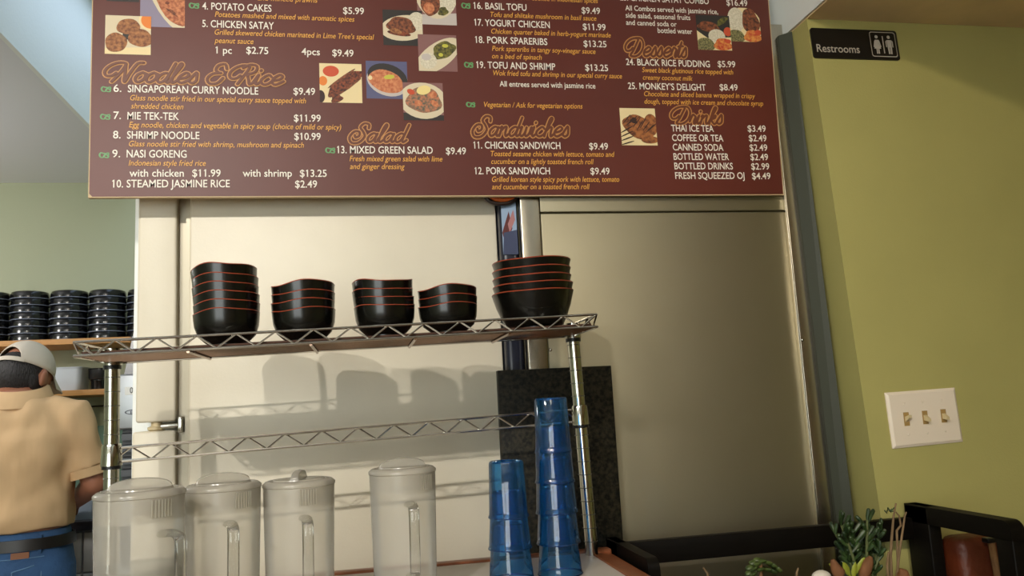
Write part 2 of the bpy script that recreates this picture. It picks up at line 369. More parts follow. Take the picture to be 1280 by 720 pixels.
# middle column
desc(('sauces slow cooked in Indonesian spices', 627, -0.8, 747))
name('16. BASIL TOFU', 592, 11.2, 658); price(('$9.49', 727, 17, 750)); desc(('Tofu and shiitake mushroom in basil sauce', 613, 21.3, 745))
name('17. YOGURT CHICKEN', 593, 32.2, 687); price(('$11.99', 728.5, 37.4, 757)); desc(('Chicken quarter baked in herb-yogurt marinade', 614, 42.2, 763))
name('18. PORK SPARERIBS', 594, 53.8, 684); price(('$13.25', 729.5, 58.6, 758)); desc(('Pork spareribs in tangy soy-vinegar sauce', 615, 63.8, 744), ('on a bed of spinach', 615, 73.3, 677))
name('19. TOFU AND SHRIMP', 595.5, 85.3, 694); price(('$13.25', 731.5, 88.5, 760)); desc(('Wok fried tofu and shrimp in our special curry sauce', 616.5, 94.5, 777))
note(('All entrees served with jasmine rice', 624.5, 108.3, 744)); desc(('Vegetarian / Ask for vegetarian options', 605, 134, 728))
name('11. CHICKEN SANDWICH', 592, 185.8, 700.5); price(('$9.49', 736.5, 187, 760))
desc(('Toasted sesame chicken with lettuce, tomato and', 613.5, 195.4, 768), ('cucumber on a lightly toasted french roll', 614, 205.1, 742))
name('12. PORK SANDWICH', 593.5, 218, 687.5); price(('$9.49', 738, 218.2, 762))
desc(('Grilled korean style spicy pork with lettuce, tomato', 615, 227.5, 774), ('and cucumber on a toasted french roll', 615, 236.8, 737))
# right column
name('23. CHICKEN SATAY COMBO', 775, 0.8, 885.5); price(('$16.49', 908, 7, 934))
note(('All Combos served with jasmine rice,', 781.5, 13.3, 897), ('side salad, seasonal fruits', 782, 22.3, 862.5), ('and canned soda or', 782.5, 31.3, 845.5), ('bottled water', 822, 41.3, 865))
name('24. BLACK RICE PUDDING', 782.5, 81.5, 887); price(('$5.99', 897, 84, 919)); desc(('Sweet black glutinous rice topped with', 802.5, 90.5, 916), ('creamy coconut milk', 803.5, 99.8, 865.5))
name('25. MONKEY\u2019S DELIGHT', 785, 111.5, 882); price(('$8.49', 899.5, 113, 922))
desc(('Chocolate and sliced banana wrapped in crispy', 805, 120.4, 943.5), ('dough, topped with ice cream and chocolate syrup', 805.5, 129.8, 953.5))
for s, a, b, y, p_, c, d in (('THAI ICE TEA', 839, 892, 164.4, '$3.49', 934.5, 957), ('COFFEE OR TEA', 840, 904, 176.4, '$2.49', 936, 958), ('CANNED SODA', 841, 904, 188.2, '$2.49', 937, 959),
                             ('BOTTLED WATER', 842, 911, 200, '$2.49', 938, 960), ('BOTTLED DRINKS', 843, 916, 211.8, '$2.99', 939, 961.5), ('FRESH SQUEEZED OJ', 844, 930.5, 223.8, '$4.49', 940, 963)):
    name(s, a, y, b); price((p_, c, y+0.3, d))

# script headings: pen strokes drawn as outlined ribbons
SW = [(0.15, 0.9), (-0.1, 0.6), (-0.55, 0.6), (-0.8, 1.05), (-0.6, 1.6), (-0.05, 1.95), (0.55, 1.9)]
GL = {
 'a': (1.1, [[(0.85,0.85),(0.5,1.0),(0.15,0.7),(0.1,0.3),(0.35,0.0),(0.7,0.25),(0.88,0.95)], [(0.88,0.95),(0.82,0.3),(0.98,0.0),(1.25,0.25)]]),
 'c': (0.95, [[(0.85,0.8),(0.55,1.02),(0.15,0.65),(0.12,0.28),(0.45,0.0),(0.8,0.1),(1.05,0.4)]]),
 'd': (1.1, [[(0.85,0.85),(0.5,1.0),(0.15,0.7),(0.1,0.3),(0.35,0.0),(0.7,0.25),(0.88,1.0)], [(0.98,2.0),(0.9,1.2),(0.82,0.3),(0.98,0.0),(1.25,0.25)]]),
 'e': (0.98, [[(0.1,0.42),(0.62,0.55),(0.82,0.85),(0.52,1.05),(0.15,0.7),(0.12,0.25),(0.5,0.0),(1.05,0.38)]]),
 'h': (1.0, [[(0.0,0.2),(0.3,1.2),(0.48,1.85),(0.3,2.0),(0.17,1.5),(0.1,0.0)], [(0.1,0.5),(0.4,0.95),(0.65,0.95),(0.68,0.4),(0.8,0.0),(1.05,0.25)]]),
 'i': (0.5, [[(0.0,0.25),(0.2,1.0),(0.16,0.3),(0.32,0.0),(0.58,0.25)], [(0.24,1.42),(0.26,1.5)]]),
 'k': (0.9, [[(0.0,0.2),(0.3,1.2),(0.48,1.85),(0.3,2.0),(0.17,1.5),(0.1,0.0)], [(0.1,0.45),(0.4,0.9),(0.62,1.0),(0.6,0.7),(0.25,0.5),(0.55,0.1),(0.75,0),(1.0,.25)]]),
 'l': (0.55, [[(0.0,0.25),(0.35,1.3),(0.47,1.85),(0.32,2.0),(0.17,1.4),(0.14,0.3),(0.32,0.0),(0.6,0.25)]]),
 'n': (1.0, [[(0.0,0.85),(0.13,1.0),(0.1,0.0)], [(0.1,0.5),(0.4,0.95),(0.62,0.95),(0.64,0.35),(0.8,0.0),(1.05,0.25)]]),
 'o': (0.9, [[(0.5,1.0),(0.15,0.75),(0.1,0.3),(0.4,0.0),(0.78,0.3),(0.78,0.75),(0.5,1.0)], [(0.6,0.95),(0.95,0.8)]]),
 'r': (0.72, [[(0.0,0.25),(0.15,1.05),(0.4,0.95),(0.55,0.8),(0.48,0.3),(0.6,0),(0.82,.25)]]),
 's': (0.75, [[(0.0,0.2),(0.35,1.1),(0.55,0.6),(0.6,0.2),(0.35,0.0),(0.1,0.15)]]),
 'S': (1.15, [[(0.98,1.55),(0.85,2.0),(0.35,2.1),(0.12,1.65),(0.55,1.15),(0.85,0.6),(0.5,-0.05),(-0.2,-0.1),(-0.6,0.5),(-0.35,1.15),(0.15,1.15),(0.3,0.7),(0.0,0.5),(-0.15,0.75)]]),
 't': (0.55, [[(0.0,0.25),(0.27,1.7),(0.2,0.3),(0.35,0.0),(0.6,0.25)], [(-0.05,1.2),(0.55,1.25)]]),
 'w': (1.25, [[(0.0,0.85),(0.15,1.0),(0.12,0.3),(0.35,0.0),(0.6,0.3),(0.65,0.95),(0.65,0.3),(0.85,0.0),(1.1,0.3),(1.15,0.95),(1.32,0.8)]]),
 'N': (1.75, [SW+[(0.6,1.5),(0.4,0.7),(0.1,0.0)], [(0.6,1.8),(0.85,0.9),(1.1,0.0),(1.25,1.0),(1.5,1.9),(1.95,2.0)]]),
 'R': (1.45, [SW+[(0.6,1.5),(0.4,0.7),(0.2,0.0)], [(0.1,1.7),(0.6,2.05),(1.2,1.9),(1.25,1.3),(0.6,1.0)], [(0.7,1.0),(1.0,0.4),(1.2,0.0),(1.55,0.25)]]),
 'D': (1.55, [SW+[(0.5,1.4),(0.3,0.6),(0.1,0.05),(0.8,0.0),(1.3,0.5),(1.35,1.3),(0.9,1.95),(0.2,2.0)]]),
 '&': (1.95, [[(1.35,1.55),(1.05,2.05),(0.55,1.9),(0.5,1.4),(0.9,1.12),(1.0,1.12)], [(0.9,1.12),(0.35,1.0),(0.1,0.5),(0.45,0.0),(1.05,0.05),(1.35,0.6)]]),
 ' ': (0.6, []),
}
def smooth_path(p, k=6):
    if len(p) < 3: return [Vector((*q, 0)) for q in p]
    q = [p[0]]+list(p)+[p[-1]]; out = []
    for i in range(1, len(q)-2):
        a, b, c, d = (Vector((*q[j], 0)) for j in (i-1, i, i+1, i+2))
        for t in range(k):
            t /= k
            out.append(0.5*((2*b)+(c-a)*t+(2*a-5*b+4*c-d)*t*t+(3*b-a-3*c+d)*t**3))
    out.append(Vector((*p[-1], 0))); return out
REL = [0]
def ribbon(g, pts, wd, to0, n=10):
    def to(p):
        q = to0(p); return (q[0], q[1]-1.6e-6*REL[0], q[2])
    for i in range(len(pts)-1):
        t = pts[i+1]-pts[i]
        if t.length < 1e-6: continue
        t.normalize(); nn = Vector((-t.y, t.x, 0))*wd/2
        REL[0] += 1
        g.add([to(p) for p in (pts[i]-nn, pts[i+1]-nn, pts[i+1]+nn, pts[i]+nn)], [(0, 1, 2, 3)])
    for p in pts[::2]+[pts[-1]]:
        REL[0] += 1
        g.add([to(p+Vector((math.cos(2*PI*j/n), math.sin(2*PI*j/n), 0))*wd/2) for j in range(n)], [tuple(range(n))])
def heading(s, x0p, yp, x1p, ytop):
    a, b = px(x0p, yp, YM), px(x1p, yp, YM); cap = px(x0p, ytop, YM).z-a.z
    strokes = []; pen = 0
    for ch in s:
        adv, st = GL[ch]
        for q in st: strokes.append([Vector((v.x+pen+0.34*v.y, v.y, 0)) for v in smooth_path(q)])
        pen += adv
    mn = min(v.x for q in strokes for v in q)-0.3; mx = max(v.x for q in strokes for v in q)+0.3
    sx = (b.x-a.x)/(mx-mn); sy = cap/2.12
    g = G()
    for layer, (wd, m) in enumerate(((0.46, 0), (0.25, 1))):
        g.cur = m
        if layer == 0: REL[0] = 0
        for q in strokes: ribbon(g, q, wd, lambda p, L=layer: (a.x+(p.x-mn)*sx, YM-0.0006-0.00002*L, a.z+p.y*sy))
    g.build('section_heading', [p_tan, p_brown], mb, smooth=False)
heading('Noodles & Rice', 126, 102, 359, 76); heading('Salad', 433, 177.5, 516, 154); heading('Sandwiches', 587, 170, 714, 145)
heading('Desserts', 779, 70, 861, 46); heading('Drinks', 836, 154.5, 906, 132)
def leaf_mark(x0p, y0p, x1p, y1p):
    a, b = px(x0p, y1p, YM), px(x1p, y1p, YM); hh = px(x0p, y0p, YM).z-a.z; g = G(); REL[0] = 0
    for q in ([(0.42,0.85),(0.15,1.0),(0.0,0.6),(0.12,0.15),(0.4,0.1),(0.5,0.4)], [(0.5,0.4),(0.62,0.75),(0.5,0.9)], [(0.95,0.95),(0.7,0.85),(0.72,0.6),(0.95,0.45),(0.9,0.05),(0.62,0.1)], [(0.85,0.5),(1.0,0.75)]):
        ribbon(g, smooth_path(q, 4), 0.2, lambda p: (a.x+p.x*(b.x-a.x), YM-0.0008, a.z+p.y*hh), 8)
    g.build('leaf_mark', p_green, mb, smooth=False)
for q in ((237, 4, 248.5, 10.5), (127, 108.5, 138.5, 115), (126, 143, 137.5, 149.5), (124.5, 191, 136, 197.5), (407.5, 185, 418.5, 191.5), (577.5, 4, 587.5, 10.5), (581, 78, 591, 84.5), (583.5, 128, 593.5, 134)):
    leaf_mark(*q)

# food photographs printed on the board
def food(n, a, b, sc_=45): return mat('food_'+n, a, 0.6, rgb2=b, scale=sc_*3)
f_cake = food('cake', (176, 116, 66), (110, 60, 32)); f_plate = mat('food_plate', (216, 200, 168), 0.6); f_lilac = mat('food_lilac', (140, 130, 150), 0.6)
f_nood = food('noodle', (208, 134, 88), (146, 72, 44)); f_orange = mat('food_orange', (226, 128, 48), 0.6); f_dark = mat('food_dark', (44, 38, 34), 0.6)
f_meat = food('meat', (150, 84, 50), (70, 34, 20)); f_rice = food('rice', (226, 216, 194), (200, 188, 160), 90); f_greens = food('greens', (120, 112, 46), (58, 56, 24), 70)
f_mauve = mat('food_mauve', (134, 92, 88), 0.6); f_satay = food('satay', (142, 68, 36), (52, 22, 14), 60); f_cream = mat('food_cream', (232, 210, 160), 0.6)
f_blue = mat('food_blue', (88, 88, 122), 0.6); f_curry = food('curry', (212, 140, 94), (178, 92, 56)); f_shrimp = food('shrimp', (190, 122, 88), (92, 90, 74), 55)
f_fruit = food('fruit', (224, 150, 70), (190, 50, 34), 40); f_salad = food('salad', (150, 140, 90), (66, 66, 40), 90); f_choc = mat('food_choc', (52, 26, 18), 0.6)
f_crepe = food('crepe', (170, 104, 54), (96, 50, 26), 35); f_lemon = mat('food_lemon', (236, 214, 140), 0.6); f_tomato = mat('food_tomato', (200, 78, 44), 0.6); f_bowlw = mat('food_bowl', (196, 184, 176), 0.6)
f_lime = mat('food_lime', (196, 190, 70), 0.6)
def E(cx, cy, rx, ry, rot=0, n=28, wob=0.0, seed=0):
    r = math.radians(rot); out = []
    for i in range(n):
        a = 2*PI*i/n; w_ = 1+wob*math.sin(3*a+seed)+wob*0.7*math.sin(5*a+2*seed)
        u, v = rx*w_*math.cos(a), ry*w_*math.sin(a)
        out.append((cx+u*math.cos(r)-v*math.sin(r), cy+u*math.sin(r)+v*math.cos(r)))
    return out
def clip01(p):
    for ax, lim, sg in ((0, 0, 1), (0, 1, -1), (1, 0, 1), (1, 1, -1)):
        out = []
        for i in range(len(p)):
            a, b = p[i-1], p[i]; ia, ib = sg*(a[ax]-lim) >= 0, sg*(b[ax]-lim) >= 0
            if ia != ib:
                t = (lim-a[ax])/(b[ax]-a[ax]); out.append((a[0]+t*(b[0]-a[0]), a[1]+t*(b[1]-a[1])))
            if ib: out.append(b)
        p = out
        if not p: return p
    return p
def photo(x0p, y0p, x1p, y1p, bg, layers, dep=0):
    a, b = px(x0p, y0p, YM), px(x1p, y1p, YM); g = G(); ms = [bg]
    full = [(0, 0), (1, 0), (1, 1), (0, 1)]
    for i, (m, poly) in enumerate([(bg, full)]+layers if bg else layers):
        if m not in ms: ms.append(m)
        g.cur = ms.index(m); pp = clip01(poly)
        if len(pp) >= 3: g.add([(a.x+(b.x-a.x)*u, YM-0.0006-0.0004*dep-0.00005*i, a.z+(b.z-a.z)*v) for u, v in pp], [tuple(range(len(pp)))])
    if ms[0] is None:
        ms = ms[1:]; g.mi = [k_-1 for k_ in g.mi]
    g.build('food_photo', ms, mb, smooth=False)
photo(134, -30, 174, 3, f_dark, [])
photo(176, -34, 231, 35, f_lilac, [(f_plate, E(.62, .35, .38, .85, -33)), (f_nood, E(.62, .35, .30, .74, -33, wob=.05)), (f_satay, E(.6, .55, .05, .02)), (f_meat, E(.72, .72, .14, .03, 30, wob=.2)), (f_meat, E(.5, .45, .10, .03, -20, wob=.2))])
photo(132, 19, 188.5, 69, f_plate, [(f_cream, [(0, .85), (1, .8), (1, 1), (0, 1)]), (f_dark, E(.5, .5, .12, .12)), (f_cake, E(.5, .28, .26, .2, -8, wob=.03)), (f_cake, E(.24, .7, .24, .25, 10, wob=.03, seed=2)), (f_cake, E(.77, .57, .28, .23, 15, wob=.04, seed=1)), (f_cream, E(1, .1, .27, .27)), (f_orange, E(1, .1, .22, .22))], 1)
photo(399, 79, 453, 129, f_cream, [(f_tomato, E(.27, .2, .19, .14)), (f_orange, E(.08, .45, .1, .12)), (f_satay, E(.6, .5, .52, .17, -38, wob=.05)), (f_meat, E(.52, .38, .42, .035, -38)), (f_meat, E(.66, .62, .42, .03, -38)), (f_choc, E(.02, .85, .1, .16)), (f_satay, E(.4, .9, .14, .1, -20, wob=.1))])
photo(457, 76, 510, 124, f_blue, [(f_bowlw, E(.52, .52, .52, .40, 22)), (f_dark, E(.52, .44, .5, .36, 22)), (f_curry, E(.48, .54, .44, .29, 22, wob=.02)), (f_lime, E(.56, .42, .13, .06, -8)), (f_cream, E(.1, .45, .05, .06))])
photo(503, 103, 555, 151, f_mauve, [(f_dark, [(0, .8), (1, .86), (1, 1), (0, 1)]), (f_plate, E(.5, .48, .60, .48, 8)), (f_shrimp, E(.52, .47, .44, .34, 6, wob=.06)), (f_tomato, E(.2, .25, .1, .07, 30)), (f_curry, E(.75, .32, .1, .09)), (f_curry, E(.38, .55, .1, .08, 20)), (f_curry, E(.78, .55, .12, .07, 40)), (f_lemon, E(.52, .2, .18, .12, -15))], 1)
photo(520, -30, 571, 32, f_mauve, [(f_bowlw, [(0, .8), (1, .75), (1, 1), (0, 1)]), (f_plate, E(.5, .3, .56, .58, -12)), (f_rice, E(.78, .45, .22, .3)), (f_meat, E(.35, .5, .24, .34, 10, wob=.06)), (f_curry, E(.3, .66, .14, .12)), (f_greens, E(.66, .72, .13, .09, -10, wob=.1))])
photo(478, 12, 529, 58, f_dark, [(f_plate, E(.55, .5, .62, .36, -8)), (f_rice, E(.86, .3, .22, .26)), (f_meat, E(.46, .44, .36, .24, 8, wob=.07)), (f_satay, E(.4, .66, .3, .07, 8)), (f_cake, E(.32, .6, .16, .07, 15))], 1)
photo(522, 43, 572, 90, f_mauve, [(f_plate, E(.5, .58, .72, .33, -38)), (f_greens, E(.66, .42, .32, .22, -30, wob=.08)), (f_lime, E(.7, .3, .08, .05)), (f_lime, E(.58, .55, .06, .05)), (f_rice, E(.25, .72, .22, .22)), (f_bowlw, E(.2, .62, .13, .09))], 2)
combo = [(f_rice, E(.28, .36, .26, .36)), (f_meat, E(.72, .4, .26, .38, -10, wob=.05)), (f_salad, E(.22, .86, .28, .2, wob=.04)), (f_fruit, E(.74, .84, .26, .18, wob=.08)), (f_tomato, E(.92, .72, .1, .08))]
photo(907, 9, 952, 53, None, [(f_cream, E(.5, .55, .56, .56))]+combo)
photo(869, 18.5, 915, 63.5, f_dark, [(f_cream, [(0, .45), (.3, .66), (1, .62), (1, 1), (0, 1)]), (f_meat, E(.36, .34, .33, .15, 8, wob=.06)), (f_greens, E(.78, .16, .2, .08, -35, wob=.1)), (f_tomato, E(.92, .46, .12, .13)), (f_rice, E(.58, .6, .25, .2)), (f_salad, E(.22, .86, .28, .2, wob=.04)), (f_fruit, E(.74, .84, .26, .18, wob=.08)), (f_tomato, E(.9, .74, .09, .06))], 1)
dl = [(f_crepe, E(.5, .52, .46, .3, 30, wob=.05)), (f_crepe, E(.85, .45, .2, .3)), (f_crepe, E(.8, .85, .25, .1))]
for i in range(9): dl.append((f_choc, E(.18+.09*i, .3+.05*math.sin(i*2.1)+.03*i, .17, .014, -48+8*math.sin(i))))
for i in range(4): dl.append((f_choc, E(.16, .58+.12*i, .2, .018, -28+4*i)))
photo(774, 135, 822, 182, f_cream, dl+[(f_choc, E(.38, .34, .1, .08, 20, wob=.15))])

# ------------------------------------------------------------------ counter with wood trim
ZC = 1.03; cxr = atZ(733, 688, ZC).x; cyb = 1.575; cyf = 0.92
cn = thing('service_counter', (-0.2, 1.25, 0), 'white topped service counter edged with reddish brown wood trim', 'counter')
G().box((-1.0, cyf, ZC-0.03), (cxr, cyb, ZC), 0.002).build('countertop', counter_white, cn)
G().box((-0.98, cyf+0.02, 0), (cxr-0.01, cyb-0.02, ZC-0.03)).build('cabinet_body', mat('counter_body', (96, 62, 44), 0.5), cn, smooth=False)
G().box((-1.0, cyb, ZC-0.05), (cxr+0.045, cyb+0.028, ZC+0.004), 0.004).build('trim', red_wood, cn)
G().hexa([(cxr, cyf, ZC-0.06), (cxr+0.045, cyf, ZC-0.06), (cxr+0.045, cyb, ZC-0.06), (cxr, cyb, ZC-0.06),
          (cxr, cyf, ZC+0.002), (cxr+0.045, cyf, ZC-0.006), (cxr+0.045, cyb, ZC-0.006), (cxr, cyb, ZC+0.002)]).build('trim', red_wood, cn, smooth=False)

# granite slab standing behind the counter
s0, s1 = px(622, 463, 1.70), px(764, 457, 1.70)
o = G().box((s0.x, 1.70, 0), (s1.x, 1.722, (s0.z+s1.z)/2), 0.0015).build('granite_panel', granite, None, ((s0.x+s1.x)/2, 1.711, 0))
tag(o, 'dark speckled granite slab standing upright behind blue tumblers', 'stone slab')

# ------------------------------------------------------------------ wire shelf unit
YF, YR = 1.38, 1.555
tA, tB = px(92, 428, YF), px(746, 393, YF); bA, bB = px(95, 445, YF), px(746, 408.5, YF)
TILT = (tB.z-tA.z)/(tB.x-tA.x)
def sz(x, z0): return z0 + TILT*(x-tA.x)
Zt, Zb = tA.z, (bA.z + (bB.z-TILT*(bB.x-bA.x)))/2
X0, X1 = tA.x, tB.x
ws = thing('wire_shelf', (0, YR, ZC), 'chrome wire shelf on two grooved poles holding black bowl stacks', 'shelf')
g = G()
for z in (Zt, Zb):
    g.tube([(X0, YF, sz(X0, z)), (X1, YF, sz(X1, z)), (X1, YR+0.02, sz(X1, z)), (X0, YR+0.02, sz(X0, z))], 0.0023, 8, closed=True)
g.build('rim_wire', chrome, ws)
g = G(); n = 28
def zig(p, q, n, r=0.0017):
    pts = []
    for i in range(n+1):
        t = i/n; x = p[0]+(q[0]-p[0])*t; y = p[1]+(q[1]-p[1])*t; pts.append((x, y, sz(x, Zt if i % 2 == 0 else Zb)))
    for i in range(n): g.tube([pts[i], pts[i+1]], r, 6)
zig((X0, YF), (X1, YF), 28); zig((X0, YR+0.02), (X1, YR+0.02), 28); zig((X0, YF), (X0, YR+0.02), 6); zig((X1, YF), (X1, YR+0.02), 6)
g.build('truss', chrome, ws)
g = G()
for i in range(1, 11):
    y = YF+(YR+0.02-YF)*i/11; g.tube([(X0-0.002, y, sz(X0, Zb+0.001)), (X1+0.002, y, sz(X1, Zb+0.001))], 0.0014, 6)
for x in (-0.28, -0.085, 0.09, 0.255):
    g.tube([(x, YF, sz(x, Zb)-0.003), (x, YR+0.02, sz(x, Zb)-0.003)], 0.0026, 8)
g.build('deck_wires', mat('aged_wire', (158, 132, 112), 0.22, 1.0), ws)  # chrome deck wires, brown reflections put into their base colour
ZD = Zb+0.0035
G().hexa([(X0+0.01, YF+0.005, sz(X0, ZD)), (X1-0.01, YF+0.005, sz(X1, ZD)), (X1-0.01, YR+0.015, sz(X1, ZD)), (X0+0.01, YR+0.015, sz(X0, ZD)),
          (X0+0.01, YF+0.005, sz(X0, ZD+0.003)), (X1-0.01, YF+0.005, sz(X1, ZD+0.003)), (X1-0.01, YR+0.015, sz(X1, ZD+0.003)), (X0+0.01, YR+0.015, sz(X0, ZD+0.003))]).build('shelf_liner', liner, ws, smooth=False)
ZS = ZD+0.003                                  # what the bowls stand on
YPO = YR
tl_, tr2 = px(160, 557, YPO), px(668, 518, YPO); blo = px(160, 573, YPO)
for side, (pxx, ptop, pbx, pby) in enumerate(((140.5, 455, 139, 600), (716, 420, 739.5, 688))):
    a = px(pxx, ptop, YPO); b = px(pbx, pby, YPO)
    dx = (b.x-a.x)/(b.z-a.z)
    def at_z(z): return (a.x+dx*(z-a.z), YPO, z)
    topz = sz(a.x, Zt)+0.002
    prof = []; z = ZC; pts = []; rs = []; r = 0.0127
    pg_ = G().tube([at_z(ZC), at_z(topz)], r, 28); pg_.cur = 1
    while z < topz-0.03:
        z += 0.0254; q_ = at_z(z); pg_.tube([(q_[0]+(r+.0001)*math.cos(2*PI*i/28), q_[1]+(r+.0001)*math.sin(2*PI*i/28), z) for i in range(28)], 0.0007, 5, closed=True)
    pg_.build('pole', [pole_steel, mat('groove_grey', (120, 120, 112), 0.3, 0.8)], ws)
    zt_ = sz(a.x, Zb)
    G().tube([at_z(zt_-0.006), at_z(zt_+0.024)], 0.0165, 20).build('collar', pole_steel, ws)
    G().tube([at_z(zt_-0.013), at_z(zt_-0.006)], 0.0152, 20).build('clip_ring', black_plastic, ws)
    cz = (px(pxx, 555 if side == 0 else 507, YPO).z); cb = cz-0.038
    G().tube([at_z(cb), at_z(cz-0.004), at_z(cz)], [0.0178, 0.0165, 0.0150], 20).build('collar', pole_steel, ws)
    G().tube([at_z(cb-0.006), at_z(cb)], 0.0160, 20).build('clip_ring', black_plastic, ws)
    if side == 0: pA = (at_z(cz-0.008), at_z(cb+0.006))
    else: pB = (at_z(cz-0.008), at_z(cb+0.006))
g = G()
g.tube([pA[0], pB[0]], 0.0026, 8); g.tube([pA[1], pB[1]], 0.0026, 8); nz = 26
for i in range(nz):
    t0, t1 = i/nz, (i+1)/nz
    f_ = lambda t, up: Vector(pA[0 if up else 1]).lerp(Vector(pB[0 if up else 1]), t)
    g.tube([f_(t0, i % 2 == 1), f_(t1, i % 2 == 0)], 0.0017, 6)
g.build('lower_truss', chrome, ws)

# ------------------------------------------------------------------ bowls on the shelf
def bowl_geo(R, H, foot, flare, seed, wav):
    th = 0.0016
    if flare: out = [(foot, 0), (foot, 0.005), (foot*1.25, 0.008), (R*0.80, H*0.35), (R*0.91, H*0.65), (R, H)]
    else: out = [(foot, 0), (foot, 0.005), (foot*1.15, 0.008), (R*0.86, H*0.32), (R*0.962, H*0.60), (R*0.985, H*0.8), (R, H)]
    inn = [(r-th, z+0.001) for r, z in out[::-1] if z > 0.006]+[(0.004, 0.0085)]
    def wv(a): return wav*(math.sin(2*a+seed)+0.55*math.sin(3*a+1.7*seed)+0.3*math.sin(a*5+seed))
    def fn(r, z, a, k): return r, z + wv(a)*max(0, (z-H*0.55)/(H*0.45))
    body = G().lathe(out+inn, 48, (0, 0, 0), fn)
    rim = G().tube([((R-th/2)*math.cos(a), (R-th/2)*math.sin(a), H+wv(a)) for a in [2*PI*i/48 for i in range(48)]], 0.0011, 6, closed=True)
    return body, rim
stacks = [  # centre px, count, radius, height, foot, flare, pitch, wave, words
    (284.5, 6, 0.0555, 0.0600, 0.031, False, 0.0152, 0.0016, 'six-bowl stack at the left end of the wire shelf', 'leftmost six-high stack on the wire shelf'),
    (380.5, 4, 0.0550, 0.0560, 0.032, False, 0.0150, 0.0014, 'four-bowl stack second from the left on the wire shelf', 'second stack from left on the wire shelf'),
    (480.5, 4, 0.0545, 0.0560, 0.032, False, 0.0145, 0.0013, 'four-bowl stack in the middle of the wire shelf', 'middle stack on the wire shelf'),
    (560.5, 3, 0.0540, 0.0520, 0.031, False, 0.0150, 0.0013, 'three-bowl stack, the lowest on the wire shelf', 'three-high stack on the wire shelf'),
    (668.0, 5, 0.0775, 0.0690, 0.043, True, 0.0145, 0.0006, 'stack of wide flared bowls at the right end of the wire shelf', 'rightmost stack on the wire shelf')]
ORDN = ['topmost', 'second from top', 'third from top', 'fourth from top', 'fifth from top', 'sixth from top', 'bottom']
for si, (cxp, cnt, R_, H_, ft, fl, pit, wv_, words, where) in enumerate(stacks):
    yc = 1.455 if not fl else 1.465
    c0 = px(cxp, 378, yc)
    for j in range(cnt):
        kk = cnt-1-j; od = 'bottom' if j == 0 else ORDN[kk]
        x = c0.x - TILT*pit*j + random.uniform(-.0012, .0012)
        r_ = R_*(1.0 if j == 0 else (0.985 if fl else 1.0))
        if fl and j > 1: r_ = R_*0.965
        b_, rm = bowl_geo(r_, H_, ft, fl, (4.1, 3.0, 0.9, 3.4, 2.0)[si]+0.12*j, wv_*1.25*(1.5 if j == cnt-1 and not fl else 1))
        kind = 'large black bowl' if fl else 'small black bowl'
        e = thing('rice_bowl' if not fl else 'noodle_bowl', (x, yc, sz(x, ZS)+pit*j+(0.0014 if j == cnt-1 else 0)), f'{kind} {od} in the {where}', 'bowl', words)
        b_.build('bowl_body', glaze, e, world=False); rm.build('rim_line', rust, e, world=False)
        tw = math.radians(-2.0) if (si == 0 and j == cnt-1) else 0
        e.rotation_euler = (0, -TILT+tw, random.uniform(-.08, .08))

